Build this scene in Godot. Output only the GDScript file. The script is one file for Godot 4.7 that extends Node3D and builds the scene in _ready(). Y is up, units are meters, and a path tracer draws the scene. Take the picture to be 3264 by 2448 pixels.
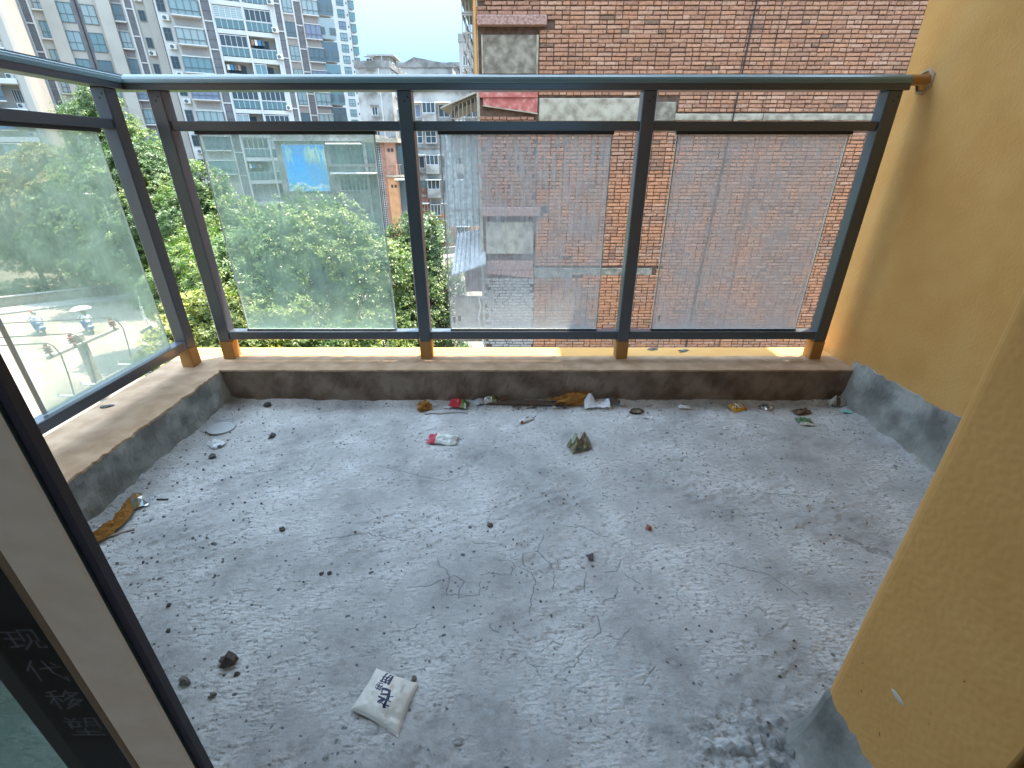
extends Node3D
# A concrete balcony seen through its sliding door: metal railing with dusty glass, litter on the floor,
# a brick building opposite, trees, a street and apartment towers beyond.
# x to the right, y up (0 = balcony floor), -z away from the camera. Street level is GY.

const GY := -10.04
const RY := 6.5        # height of the roof of the house this balcony belongs to, over the balcony floor
var rng := RandomNumberGenerator.new()
var names := {}
var mesh_cache := {}
var M := {}

# ------------------------------------------------------------------ mesh building
class Mesher:
	var v := PackedVector3Array()
	var n := PackedVector3Array()
	var c := PackedColorArray()
	var t := PackedVector2Array()
	var col := Color.WHITE
	var use_col := false
	var xf := Transform3D.IDENTITY
	func tri(a: Vector3, b: Vector3, d: Vector3):        # corners counter-clockwise as seen from outside
		var nn := (b - a).cross(d - a).normalized()
		v.append(a); v.append(d); v.append(b)
		n.append(nn); n.append(nn); n.append(nn)
		c.append(col); c.append(col); c.append(col)
		t.append(Vector2.ZERO); t.append(Vector2.ZERO); t.append(Vector2.ZERO)
	func quad(a: Vector3, b: Vector3, d: Vector3, e: Vector3):
		tri(a, b, d); tri(a, d, e)
	func quad_uv(a: Vector3, b: Vector3, d: Vector3, e: Vector3, r := Rect2(0, 0, 1, 1)):
		var k := v.size()
		tri(a, b, d); tri(a, d, e)
		var ua := Vector2(r.position.x, r.end.y); var ub := r.end
		var ud := Vector2(r.end.x, r.position.y); var ue := r.position
		t[k] = ua; t[k + 1] = ud; t[k + 2] = ub; t[k + 3] = ua; t[k + 4] = ue; t[k + 5] = ud
	func face(p: Array, out: Vector3):                    # any winding, turned to look outwards
		var nn: Vector3 = (p[1] - p[0]).cross(p[2] - p[0])
		var q := p
		if nn.dot(out) < 0.0:
			q = p.duplicate(); q.reverse()
		for i in range(1, q.size() - 1):
			tri(q[0], q[i], q[i + 1])
	func box(at: Vector3, size: Vector3, bev := 0.0, basis := Basis.IDENTITY):
		var h := size * 0.5
		bev = minf(bev, minf(h.x, minf(h.y, h.z)) * 0.9)
		for ax in 3:
			var a1 := (ax + 1) % 3
			var a2 := (ax + 2) % 3
			for s in [-1.0, 1.0]:
				var pts := []
				for k in [[-1.0, -1.0], [1.0, -1.0], [1.0, 1.0], [-1.0, 1.0]]:
					var p := Vector3.ZERO
					p[ax] = s * h[ax]; p[a1] = k[0] * (h[a1] - bev); p[a2] = k[1] * (h[a2] - bev)
					pts.append(at + basis * p)
				var o := Vector3.ZERO
				o[ax] = s
				face(pts, basis * o)
		if bev <= 0.0:
			return
		for ax in 3:
			var a1 := (ax + 1) % 3
			var a2 := (ax + 2) % 3
			for s1 in [-1.0, 1.0]:
				for s2 in [-1.0, 1.0]:
					var pts := []
					for k in [[-1.0, 0], [1.0, 0], [1.0, 1], [-1.0, 1]]:
						var p := Vector3.ZERO
						p[ax] = k[0] * (h[ax] - bev)
						p[a1] = s1 * (h[a1] - (bev if k[1] == 1 else 0.0))
						p[a2] = s2 * (h[a2] - (0.0 if k[1] == 1 else bev))
						pts.append(at + basis * p)
					var o := Vector3.ZERO
					o[a1] = s1; o[a2] = s2
					face(pts, basis * o)
		for sx in [-1.0, 1.0]:
			for sy in [-1.0, 1.0]:
				for sz in [-1.0, 1.0]:
					var s := Vector3(sx, sy, sz)
					var q := h - Vector3.ONE * bev
					face([at + basis * (s * Vector3(h.x, q.y, q.z)), at + basis * (s * Vector3(q.x, h.y, q.z)), at + basis * (s * Vector3(q.x, q.y, h.z))], basis * s)
	func smooth_quad(p: Array, nn: Array):
		# p counter-clockwise from outside
		for k in [0, 2, 1, 0, 3, 2]:
			v.append(p[k]); n.append(nn[k]); c.append(col); t.append(Vector2.ZERO)
	func tube(pts: Array, radius, sides := 8, caps := true):
		var rings := []
		var norms := []
		var side := Vector3.UP
		for i in pts.size():
			var d: Vector3
			if i == 0: d = pts[1] - pts[0]
			elif i == pts.size() - 1: d = pts[i] - pts[i - 1]
			else: d = pts[i + 1] - pts[i - 1]
			d = d.normalized()
			if i == 0:
				side = d.cross(Vector3.UP if absf(d.y) < 0.9 else Vector3.RIGHT).normalized()
			else:
				side = (side - d * side.dot(d)).normalized()
			var up := d.cross(side)
			var r: float = radius[i] if radius is Array else radius
			var ring := []
			var nr := []
			for k in sides:
				var a := TAU * k / sides
				var o := side * cos(a) + up * sin(a)
				ring.append(pts[i] + o * r); nr.append(o)
			rings.append(ring); norms.append(nr)
		for i in pts.size() - 1:
			for k in sides:
				var k2 := (k + 1) % sides
				smooth_quad([rings[i][k], rings[i][k2], rings[i + 1][k2], rings[i + 1][k]], [norms[i][k], norms[i][k2], norms[i + 1][k2], norms[i + 1][k]])
		if caps:
			face(rings[0], pts[0] - pts[1])
			face(rings[-1], pts[-1] - pts[-2])
	func lathe(profile: Array, at: Vector3, axis: Vector3, sides := 12):   # profile of Vector2(radius, along axis)
		var s := axis.cross(Vector3.UP if absf(axis.y) < 0.9 else Vector3.RIGHT).normalized()
		var u := axis.cross(s)
		for i in profile.size() - 1:
			for k in sides:
				var a := TAU * k / sides
				var b := TAU * (k + 1) / sides
				var oa := s * cos(a) + u * sin(a)
				var ob := s * cos(b) + u * sin(b)
				var p0: Vector3 = at + oa * profile[i].x + axis * profile[i].y
				var p1: Vector3 = at + ob * profile[i].x + axis * profile[i].y
				var p2: Vector3 = at + ob * profile[i + 1].x + axis * profile[i + 1].y
				var p3: Vector3 = at + oa * profile[i + 1].x + axis * profile[i + 1].y
				var dr: Vector2 = profile[i + 1] - profile[i]
				var na := (oa * dr.y - axis * dr.x).normalized()
				var nb := (ob * dr.y - axis * dr.x).normalized()
				smooth_quad([p0, p1, p2, p3], [na, nb, nb, na])
	func prism(poly: Array, from: float, to: float, basis := Basis.IDENTITY, at := Vector3.ZERO):   # polygon in local x,y counter-clockwise, pushed along z
		var tris := Geometry2D.triangulate_polygon(PackedVector2Array(poly))
		for side in [from, to]:
			for i in range(0, tris.size(), 3):
				var q := []
				for k in 3:
					var p: Vector2 = poly[tris[i + k]]
					q.append(at + basis * Vector3(p.x, p.y, side))
				face(q, basis * Vector3(0, 0, signf(side - (from + to) * 0.5)))
		for i in poly.size():
			var a: Vector2 = poly[i]
			var b: Vector2 = poly[(i + 1) % poly.size()]
			var e := b - a
			face([at + basis * Vector3(a.x, a.y, from), at + basis * Vector3(b.x, b.y, from), at + basis * Vector3(b.x, b.y, to), at + basis * Vector3(a.x, a.y, to)], basis * Vector3(e.y, -e.x, 0))
	func mesh() -> ArrayMesh:
		var m := ArrayMesh.new()
		if v.is_empty():
			return m
		var a := []
		a.resize(Mesh.ARRAY_MAX)
		a[Mesh.ARRAY_VERTEX] = v; a[Mesh.ARRAY_NORMAL] = n; a[Mesh.ARRAY_TEX_UV] = t
		if use_col: a[Mesh.ARRAY_COLOR] = c
		m.add_surface_from_arrays(Mesh.PRIMITIVE_TRIANGLES, a)
		return m

func numbered(parent: Node, called: String) -> String:
	var key := "%d/%s" % [parent.get_instance_id(), called]
	var k: int = names.get(key, 0)
	names[key] = k + 1
	return called if k == 0 else "%s_%03d" % [called, k]

func obj(called: String, mesh: Mesh, material: Material, parent: Node = self, at := Transform3D.IDENTITY) -> MeshInstance3D:
	var o := MeshInstance3D.new()
	o.name = numbered(parent, called)
	o.mesh = mesh
	o.material_override = material
	o.transform = at
	o.cast_shadow = GeometryInstance3D.SHADOW_CASTING_SETTING_ON
	parent.add_child(o, true)
	return o

func tag(o: Node, label: String, category: String, group := "") -> Node:
	o.set_meta("label", label); o.set_meta("category", category)
	if group != "": o.set_meta("group", group)
	return o

func thing(called: String, label: String, category: String, at := Transform3D.IDENTITY, group := "") -> Node3D:
	var o := Node3D.new()
	o.name = numbered(self, called)
	o.transform = at
	add_child(o, true)
	tag(o, label, category, group)
	return o

func struct(called: String, mesh: Mesh, material: Material) -> MeshInstance3D:
	var o := obj(called, mesh, material)
	o.set_meta("kind", "structure")
	return o

func at(x: float, y: float, z: float, turn := 0.0) -> Transform3D:
	return Transform3D(Basis(Vector3.UP, turn), Vector3(x, y, z))

func one_box(p: Vector3, s: Vector3, bev := 0.0) -> ArrayMesh:
	var m := Mesher.new()
	m.box(p, s, bev)
	return m.mesh()

# ------------------------------------------------------------------ materials
func lin(r: float, g: float, b: float, a := 1.0) -> Color:
	return Color(r, g, b, a).linear_to_srgb()

func mat(r: float, g: float, b: float, rough := 0.8, metal := 0.0) -> StandardMaterial3D:
	var m := StandardMaterial3D.new()
	m.albedo_color = lin(r, g, b)
	m.roughness = rough
	m.metallic = metal
	return m

func noise(sd: int, freq: float, oct := 4, kind := FastNoiseLite.TYPE_SIMPLEX_SMOOTH) -> FastNoiseLite:
	var f := FastNoiseLite.new()
	f.seed = sd; f.frequency = freq; f.noise_type = kind
	f.fractal_type = FastNoiseLite.FRACTAL_FBM if oct > 1 else FastNoiseLite.FRACTAL_NONE
	f.fractal_octaves = oct
	return f

func ramp_tex(f: FastNoiseLite, size: int, stops: Array) -> ImageTexture:   # stops: [position, linear colour]
	var src := f.get_seamless_image(size, size).get_data()
	var lut := []
	for i in 256:
		var x := i / 255.0
		var k := 0
		while k < stops.size() - 2 and x > stops[k + 1][0]: k += 1
		var w := clampf((x - stops[k][0]) / (stops[k + 1][0] - stops[k][0]), 0.0, 1.0)
		var cc: Color = stops[k][1].lerp(stops[k + 1][1], w).linear_to_srgb()
		lut.append([int(cc.r * 255.0), int(cc.g * 255.0), int(cc.b * 255.0)])
	var out := PackedByteArray()
	out.resize(size * size * 3)
	var j := 0
	for b in src:
		var l: Array = lut[b]
		out[j] = l[0]; out[j + 1] = l[1]; out[j + 2] = l[2]
		j += 3
	return ImageTexture.create_from_image(Image.create_from_data(size, size, false, Image.FORMAT_RGB8, out))

func height_tex(f: FastNoiseLite, size: int) -> ImageTexture:
	return ImageTexture.create_from_image(f.get_seamless_image(size, size))

func noisy(f: FastNoiseLite, stops: Array, metres: float, rough := 0.9, relief: Texture2D = null, relief_cm := 0.0, size := 512) -> StandardMaterial3D:
	var m := StandardMaterial3D.new()
	m.albedo_texture = ramp_tex(f, size, stops)
	m.uv1_triplanar = true
	m.uv1_world_triplanar = true
	m.uv1_scale = Vector3.ONE / metres
	m.roughness = rough
	if relief:
		m.heightmap_enabled = true
		m.heightmap_texture = relief
		m.heightmap_scale = relief_cm
	return m

func make_materials():
	M.metal = mat(0.066, 0.079, 0.098, 0.30)
	M.metal.clearcoat_enabled = true
	M.metal.clearcoat = 0.6
	M.metal.clearcoat_roughness = 0.2
	M.rail = mat(0.15, 0.25, 0.285, 0.28)  # teal puts the sky reflection on the handrail top into its colour
	M.black = mat(0.012, 0.012, 0.013, 0.5)
	M.steel = mat(0.45, 0.46, 0.47, 0.4, 0.6)
	M.white = mat(0.74, 0.73, 0.70, 0.6)
	M.ochre = mat(0.40, 0.205, 0.062, 0.8)
	var fine := height_tex(noise(31, 0.05, 5), 512)
	M.fine = fine
	M.yellow = noisy(noise(5, 0.010, 6), [[0.2, Color(0.62, 0.325, 0.092)], [0.5, Color(0.655, 0.35, 0.105)], [0.8, Color(0.67, 0.375, 0.12)]], 1.3, 0.85, height_tex(noise(32, 0.20, 3), 512), 0.10)
	M.plaster_grey = noisy(noise(6, 0.008, 6), [[0.25, Color(0.16, 0.16, 0.148)], [0.5, Color(0.29, 0.29, 0.27)], [0.72, Color(0.45, 0.445, 0.415)]], 0.9, 0.95, fine, 0.35)
	M.plaster_brown = noisy(noise(7, 0.010, 6), [[0.2, Color(0.125, 0.086, 0.062)], [0.5, Color(0.19, 0.137, 0.104)], [0.8, Color(0.27, 0.21, 0.168)]], 0.8, 0.95, fine, 0.3)
	M.coping = noisy(noise(8, 0.022, 6), [[0.2, Color(0.37, 0.245, 0.15)], [0.5, Color(0.44, 0.30, 0.19)], [0.8, Color(0.49, 0.35, 0.235)]], 1.1, 0.9, fine, 0.15)
	M.mortar = noisy(noise(9, 0.02, 5), [[0.2, Color(0.068, 0.038, 0.027)], [0.8, Color(0.12, 0.072, 0.052)]], 1.3, 0.95)
	M.cement = noisy(noise(10, 0.009, 6), [[0.2, Color(0.21, 0.18, 0.135)], [0.5, Color(0.31, 0.275, 0.215)], [0.8, Color(0.39, 0.35, 0.28)]], 1.3, 0.95, fine, 0.3)
	M.cement_dark = noisy(noise(11, 0.010, 6), [[0.2, Color(0.125, 0.105, 0.08)], [0.5, Color(0.19, 0.165, 0.13)], [0.8, Color(0.27, 0.24, 0.19)]], 1.1, 0.95, fine, 0.3)
	M.pink_stone = noisy(noise(12, 0.03, 5), [[0.25, Color(0.22, 0.12, 0.095)], [0.75, Color(0.38, 0.235, 0.20)]], 0.9, 0.9, fine, 0.3)
	M.red_sheet = noisy(noise(13, 0.012, 5), [[0.25, Color(0.30, 0.07, 0.06)], [0.6, Color(0.42, 0.12, 0.10)], [0.85, Color(0.46, 0.24, 0.20)]], 1.1, 0.7)
	M.asphalt = noisy(noise(14, 0.012, 5), [[0.2, Color(0.20, 0.175, 0.135)], [0.8, Color(0.25, 0.222, 0.175)]], 9.0, 0.95)
	M.soil = noisy(noise(15, 0.02, 5), [[0.2, Color(0.05, 0.05, 0.03)], [0.8, Color(0.13, 0.11, 0.07)]], 6.0, 0.95)
	M.pave = noisy(noise(16, 0.02, 4), [[0.2, Color(0.24, 0.23, 0.21)], [0.8, Color(0.33, 0.32, 0.29)]], 3.0, 0.95)
	M.room_white = mat(0.66, 0.58, 0.49, 0.9)
	M.room_floor = mat(0.30, 0.22, 0.15, 0.6)
	# far facades
	M.cream = noisy(noise(17, 0.006, 5), [[0.2, Color(0.34, 0.325, 0.295)], [0.8, Color(0.41, 0.39, 0.355)]], 14.0, 0.9)
	M.off_white = noisy(noise(18, 0.006, 5), [[0.2, Color(0.47, 0.465, 0.45)], [0.8, Color(0.54, 0.535, 0.52)]], 14.0, 0.9)
	M.grey_panel = noisy(noise(19, 0.01, 4), [[0.2, Color(0.115, 0.115, 0.125)], [0.8, Color(0.15, 0.15, 0.16)]], 8.0, 0.85)
	M.mauve = mat(0.20, 0.18, 0.185, 0.9)
	M.apron = mat(0.28, 0.25, 0.235, 0.9)
	M.old_white = noisy(noise(20, 0.008, 6), [[0.2, Color(0.21, 0.20, 0.185)], [0.5, Color(0.32, 0.315, 0.30)], [0.8, Color(0.37, 0.365, 0.35)]], 9.0, 0.95)
	M.old_grey = noisy(noise(21, 0.008, 6), [[0.2, Color(0.14, 0.135, 0.125)], [0.5, Color(0.20, 0.195, 0.185)], [0.8, Color(0.26, 0.255, 0.245)]], 7.0, 0.95)
	M.far_brick = noisy(noise(22, 0.02, 5), [[0.2, Color(0.22, 0.11, 0.08)], [0.8, Color(0.33, 0.18, 0.13)]], 4.0, 0.95)
	M.salmon = noisy(noise(23, 0.01, 5), [[0.2, Color(0.36, 0.195, 0.135)], [0.8, Color(0.43, 0.25, 0.18)]], 5.0, 0.9)
	M.orange_wall = noisy(noise(24, 0.01, 5), [[0.2, Color(0.42, 0.205, 0.09)], [0.8, Color(0.50, 0.26, 0.125)]], 5.0, 0.9)
	M.frame_dark = mat(0.09, 0.12, 0.13, 0.5)
	M.frame_white = mat(0.55, 0.56, 0.56, 0.5)
	M.room_dark = mat(0.035, 0.037, 0.04, 0.9)
	M.ac_white = mat(0.58, 0.57, 0.54, 0.6)
	M.awning_white = mat(0.72, 0.70, 0.66, 0.7)
	M.awning_grey = noisy(noise(25, 0.02, 5), [[0.2, Color(0.26, 0.27, 0.27)], [0.8, Color(0.42, 0.43, 0.43)]], 1.2, 0.7)
	M.pipe = mat(0.20, 0.175, 0.15, 0.55)
	M.panes = []
	for k in [[0.30, 0.42, 0.43], [0.20, 0.33, 0.36], [0.36, 0.48, 0.50], [0.13, 0.18, 0.21], [0.27, 0.29, 0.40], [0.42, 0.50, 0.50]]:
		var p := mat(k[0] * 0.62, k[1] * 0.62, k[2] * 0.62, 0.12)
		p.metallic_specular = 0.7
		M.panes.append(p)
	M.pane_dark = mat(0.05, 0.065, 0.075, 0.1)
	M.pane_blue = mat(0.06, 0.22, 0.45, 0.3)
	M.balcony_glass = mat(0.10, 0.165, 0.18, 0.15)

# ------------------------------------------------------------------ drawing into images
func stroke(img: Image, a: Vector2, b: Vector2, w: float, col: Color):
	var lo := Vector2(minf(a.x, b.x) - w, minf(a.y, b.y) - w)
	var hi := Vector2(maxf(a.x, b.x) + w, maxf(a.y, b.y) + w)
	var ab := b - a
	var l2 := maxf(ab.length_squared(), 0.0001)
	for y in range(maxi(0, int(lo.y)), mini(img.get_height(), int(hi.y) + 2)):
		for x in range(maxi(0, int(lo.x)), mini(img.get_width(), int(hi.x) + 2)):
			var p := Vector2(x + 0.5, y + 0.5)
			var k := clampf((p - a).dot(ab) / l2, 0.0, 1.0)
			var d := (p - a - ab * k).length()
			var cover := clampf(w * 0.5 - d + 0.5, 0.0, 1.0) * col.a
			if cover > 0.0:
				var was := img.get_pixel(x, y)
				img.set_pixel(x, y, Color(lerpf(was.r, col.r, cover), lerpf(was.g, col.g, cover), lerpf(was.b, col.b, cover), was.a))

func printed(img: Image, rough := 0.6) -> StandardMaterial3D:
	var m := StandardMaterial3D.new()
	m.albedo_texture = ImageTexture.create_from_image(img)
	m.roughness = rough
	return m

# ------------------------------------------------------------------ the balcony
const FX0 := -1.28
const FX1 := 1.47
const FF0 := 0.08
const FF1 := 1.83
var nz := {}
const CRACKS := ["-0.26,0.82 -0.20,0.83 -0.17,0.85 -0.15,0.86 -0.12,0.84 -0.13,0.82 -0.13,0.79 -0.08,0.80 -0.08,0.84",
"-0.20,0.92 -0.19,0.89 -0.17,0.88 -0.16,0.85 -0.16,0.80 -0.13,0.80", "-0.12,0.98 -0.09,0.97 -0.04,0.97",
"-0.04,0.91 -0.01,0.91 0.02,0.89 0.05,0.87 0.06,0.84 0.05,0.80 0.04,0.74", "0.03,0.93 0.03,0.90 0.05,0.88 0.08,0.87",
"0.09,1.00 0.07,0.94 0.03,0.93", "0.07,0.94 0.09,0.91 0.11,0.88 0.11,0.86 0.10,0.81", "-0.08,0.86 -0.06,0.87 -0.00,0.86 0.00,0.89",
"0.19,0.87 0.18,0.82 0.18,0.81", "0.16,1.03 0.21,1.03 0.24,1.00 0.27,0.99", "0.29,0.91 0.27,0.87 0.24,0.87", "0.29,0.86 0.32,0.83",
"0.26,0.82 0.25,0.79 0.22,0.78", "0.20,0.74 0.20,0.70 0.16,0.68", "0.21,0.69 0.24,0.68 0.27,0.71", "0.17,0.67 0.14,0.64 0.14,0.63 0.13,0.62",
"0.03,0.63 0.05,0.62 0.06,0.60", "0.06,0.65 0.09,0.68 0.11,0.67 0.12,0.69", "-0.05,0.72 -0.05,0.71 -0.03,0.70", "0.30,0.62 0.28,0.60 0.26,0.58",
"-0.24,0.70 -0.22,0.71 -0.21,0.72", "-0.47,1.33 -0.30,1.27 -0.22,1.25 -0.13,1.30", "0.60,1.30 0.74,1.25 0.80,1.18 0.95,1.16",
"-0.95,1.28 -0.80,1.31 -0.70,1.30", "0.55,0.90 0.66,0.86 0.70,0.80", "-0.55,0.98 -0.42,1.01 -0.30,0.98"]

func floor_y(x: float, f: float) -> float:
	var h: float = nz.a.get_noise_2d(x, f) * 0.007
	var rough: float = clampf(nz.m.get_noise_2d(x, f) * 1.6 + 0.35, 0.0, 1.0)
	h += nz.b.get_noise_2d(x * 0.8 + f * 0.6, f * 2.2 - x * 1.1) * (0.0018 + 0.0042 * rough)
	h += absf(nz.c.get_noise_2d(x, f)) * 0.0052 * rough
	h += nz.d.get_noise_2d(x, f) * (0.0006 + 0.0016 * rough)
	var r1 := exp(-(pow((x - 0.44) / 0.10, 2.0) + pow((f - 0.47) / 0.07, 2.0)))     # broken patch beside the corner
	h += r1 * (absf(nz.c.get_noise_2d(x * 1.3, f * 1.3)) * 0.030 + nz.d.get_noise_2d(x, f) * 0.008)
	var r2 := exp(-(pow((x + 0.17) / 0.16, 2.0) + pow((f - 0.43) / 0.05, 2.0)))
	h += r2 * absf(nz.c.get_noise_2d(x * 1.2, f * 1.2)) * 0.014
	# mortar fillets at the foot of the kerbs and of the wall
	h += 0.030 * pow(clampf((-1.16 + 0.02 * nz.b.get_noise_2d(f, 3.0) - x) / 0.09, 0.0, 1.0), 2.0)
	h += 0.014 * pow(clampf((f - 1.74 + 0.012 * nz.b.get_noise_2d(x, 7.0)) / 0.06, 0.0, 1.0), 2.0)
	h += 0.034 * pow(clampf((x - 1.36 + 0.02 * nz.b.get_noise_2d(f, 9.0)) / 0.09, 0.0, 1.0), 2.0)
	return h

func build_floor():
	nz.a = noise(101, 1.9, 3); nz.b = noise(102, 9.0, 4); nz.c = noise(103, 22.0, 3); nz.d = noise(104, 60.0, 3); nz.m = noise(105, 1.7, 3)
	var nx := 440
	var nf := 292
	var dx := (FX1 - FX0) / (nx - 1)
	var df := (FF1 - FF0) / (nf - 1)
	var v := PackedVector3Array()
	var uv := PackedVector2Array()
	v.resize(nx * nf); uv.resize(nx * nf)
	var k := 0
	for j in nf:
		var f := FF0 + df * j
		for i in nx:
			var x := FX0 + dx * i
			v[k] = Vector3(x, floor_y(x, f), -f)
			uv[k] = Vector2(float(i) / (nx - 1), 1.0 - float(j) / (nf - 1))
			k += 1
	var nn := PackedVector3Array()
	nn.resize(nx * nf)
	k = 0
	for j in nf:
		for i in nx:
			var a := v[k - 1] if i > 0 else v[k]
			var b := v[k + 1] if i < nx - 1 else v[k]
			var c := v[k - nx] if j > 0 else v[k]
			var d := v[k + nx] if j < nf - 1 else v[k]
			nn[k] = (b - a).cross(d - c).normalized()
			k += 1
	var idx := PackedInt32Array()
	idx.resize((nx - 1) * (nf - 1) * 6)
	k = 0
	for j in nf - 1:
		for i in nx - 1:
			var p := j * nx + i
			idx[k] = p; idx[k + 1] = p + nx; idx[k + 2] = p + 1
			idx[k + 3] = p + 1; idx[k + 4] = p + nx; idx[k + 5] = p + nx + 1
			k += 6
	var arr := []
	arr.resize(Mesh.ARRAY_MAX)
	arr[Mesh.ARRAY_VERTEX] = v; arr[Mesh.ARRAY_NORMAL] = nn; arr[Mesh.ARRAY_TEX_UV] = uv; arr[Mesh.ARRAY_INDEX] = idx
	var am := ArrayMesh.new()
	am.add_surface_from_arrays(Mesh.PRIMITIVE_TRIANGLES, arr)
	# colour and fine relief of the raw cement
	var W := 2048
	var H := int(2048.0 * (FF1 - FF0) / (FX1 - FX0))
	var a0 := noise(111, 0.0042, 5).get_image(W, H, false, false, false).get_data()
	var a1 := noise(112, 0.014, 5).get_image(W, H, false, false, false).get_data()
	var a2 := noise(113, 0.06, 4).get_image(W, H, false, false, false).get_data()
	var a3 := noise(114, 0.22, 2).get_image(W, H, false, false, false).get_data()
	var tall := noise(115, 0.05, 4).get_image(W, int(H * 2.6), false, false, false)
	tall.resize(W, H)                                   # strokes of the trowel
	var a4 := tall.get_data()
	var out := PackedByteArray()
	var hei := PackedByteArray()
	out.resize(W * H * 3); hei.resize(W * H)
	var cl := PackedByteArray()
	cl.resize(1024)
	for i in 1024:
		cl[i] = int(clampf(pow(i / 1023.0, 1.0 / 2.2), 0.0, 1.0) * 255.0)
	var j3 := 0
	for i in W * H:
		var lo := a0[i]
		var mi := a1[i]
		var fi := a2[i]
		var ve := a3[i]
		var st := a4[i]
		var s := 150 + ((lo * 7) >> 2) + ((mi * 3) >> 2) + (fi >> 2) + ((ve - 128) >> 2) - 16   # about 400 in the middle, chalky and damp patches apart
		var rg := clampi((mi + lo - 226) * 3, 24, 160)    # how rough it is here
		if fi < 104: s -= (104 - fi) * rg / 44              # grime caught in the rough spots
		if ve > 196: s += 26
		s = clampi(s + ((ve - 128) >> 3), 90, 1000)
		out[j3] = cl[clampi((s * 98) / 100, 0, 1023)]; out[j3 + 1] = cl[s]; out[j3 + 2] = cl[clampi((s * 102) / 100, 0, 1023)]
		hei[i] = clampi(150 + ((((fi - 128) >> 1) + ((ve - 128) >> 2) + ((st - 128) * 3 >> 2)) * (rg + 20)) / 110, 0, 255)
		j3 += 3
	var img := Image.create_from_data(W, H, false, Image.FORMAT_RGB8, out)
	var him := Image.create_from_data(W, H, false, Image.FORMAT_L8, hei)
	var r := RandomNumberGenerator.new()
	r.seed = 77
	var to_px := func(x: float, f: float) -> Vector2:
		return Vector2((x - FX0) / (FX1 - FX0) * W, (FF1 - f) / (FF1 - FF0) * H)
	for line in CRACKS:
		var pts := []
		for q in line.split(" "):
			var xy: PackedStringArray = q.split(",")
			pts.append(to_px.call(float(xy[0]), float(xy[1])))
		for i in pts.size() - 1:
			var was: Vector2 = pts[i]
			var n := maxi(2, int((pts[i + 1] - pts[i]).length() / 7.0))
			for s in range(1, n + 1):
				var p: Vector2 = pts[i].lerp(pts[i + 1], float(s) / n)
				if s < n: p += Vector2(r.randf_range(-2.2, 2.2), r.randf_range(-2.2, 2.2))
				var w := r.randf_range(0.8, 1.9)
				stroke(img, was, p, w, Color(0.33, 0.35, 0.36, 0.6))
				stroke(him, was, p, w + 0.6, Color(0.3, 0.3, 0.3, 0.7))
				was = p
	for i in 2300:                                       # pits and specks
		var x := r.randf_range(FX0, FX1)
		var f := r.randf_range(FF0, FF1)
		if nz.m.get_noise_2d(x * 1.7, f * 1.7 + 4.0) < r.randf_range(-0.5, 0.35): continue
		var p: Vector2 = to_px.call(x, f)
		var w := r.randf_range(1.2, 3.6) if r.randf() < 0.93 else r.randf_range(4.0, 6.5)
		var q := p + Vector2(r.randf_range(-3, 3), r.randf_range(-2, 2))
		stroke(img, p, q, w, Color(0.2, 0.22, 0.23, r.randf_range(0.35, 0.8)))
		stroke(him, p, q, w + 0.5, Color(0.1, 0.1, 0.1, 0.85))
	for i in 500:                                        # pale lime blooms and plaster splashes
		var x := r.randfn(0.13, 0.13)
		var f := r.randfn(0.57, 0.055)
		if i > 330:
			x = r.randf_range(-1.2, 1.3); f = r.randf_range(0.4, 1.75)
		var p: Vector2 = to_px.call(x, f)
		if p.x < 4 or p.y < 4 or p.x > W - 4 or p.y > H - 4: continue
		stroke(img, p, p + Vector2(r.randf_range(-9, 9), r.randf_range(-5, 5)), r.randf_range(2, 13) if i < 330 else r.randf_range(1, 4), Color(0.72, 0.75, 0.77, r.randf_range(0.12, 0.4)))
	for i in 520:                                        # dirt round the broken corner, then darker strokes gathering towards the door
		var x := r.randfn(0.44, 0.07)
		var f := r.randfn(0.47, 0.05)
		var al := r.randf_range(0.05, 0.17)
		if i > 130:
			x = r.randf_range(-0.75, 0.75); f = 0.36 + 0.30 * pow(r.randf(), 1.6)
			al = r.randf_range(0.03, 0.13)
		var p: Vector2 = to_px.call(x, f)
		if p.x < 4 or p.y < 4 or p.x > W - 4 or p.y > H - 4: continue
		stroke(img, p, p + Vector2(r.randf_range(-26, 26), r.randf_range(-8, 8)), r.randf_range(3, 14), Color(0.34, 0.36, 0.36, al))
	for i in 26:                                         # a damp stain in front of the corner, long and thin
		var s := i / 25.0
		var p: Vector2 = to_px.call(0.93 + 0.28 * s, 0.985 - 0.17 * s + 0.012 * sin(i * 1.3))
		stroke(img, p, p + Vector2(10, 4), r.randf_range(5, 15), Color(0.46, 0.45, 0.455, 0.4))
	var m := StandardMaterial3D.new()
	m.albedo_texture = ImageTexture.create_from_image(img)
	m.heightmap_enabled = true
	m.heightmap_texture = ImageTexture.create_from_image(him)
	m.heightmap_scale = 0.38
	m.roughness = 0.93
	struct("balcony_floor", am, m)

func strip(profile: Callable, from: float, to: float, count: int, material: Material, called: String, parent: Node) -> MeshInstance3D:
	# profile(s) gives an array of points; consecutive rows are joined, smooth enough at this size
	var m := Mesher.new()
	var was: Array = profile.call(from)
	for i in range(1, count + 1):
		var now: Array = profile.call(lerpf(from, to, float(i) / count))
		for k in was.size() - 1:
			m.quad(was[k], now[k], now[k + 1], was[k + 1])
		was = now
	return obj(called, m.mesh(), material, parent)

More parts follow.
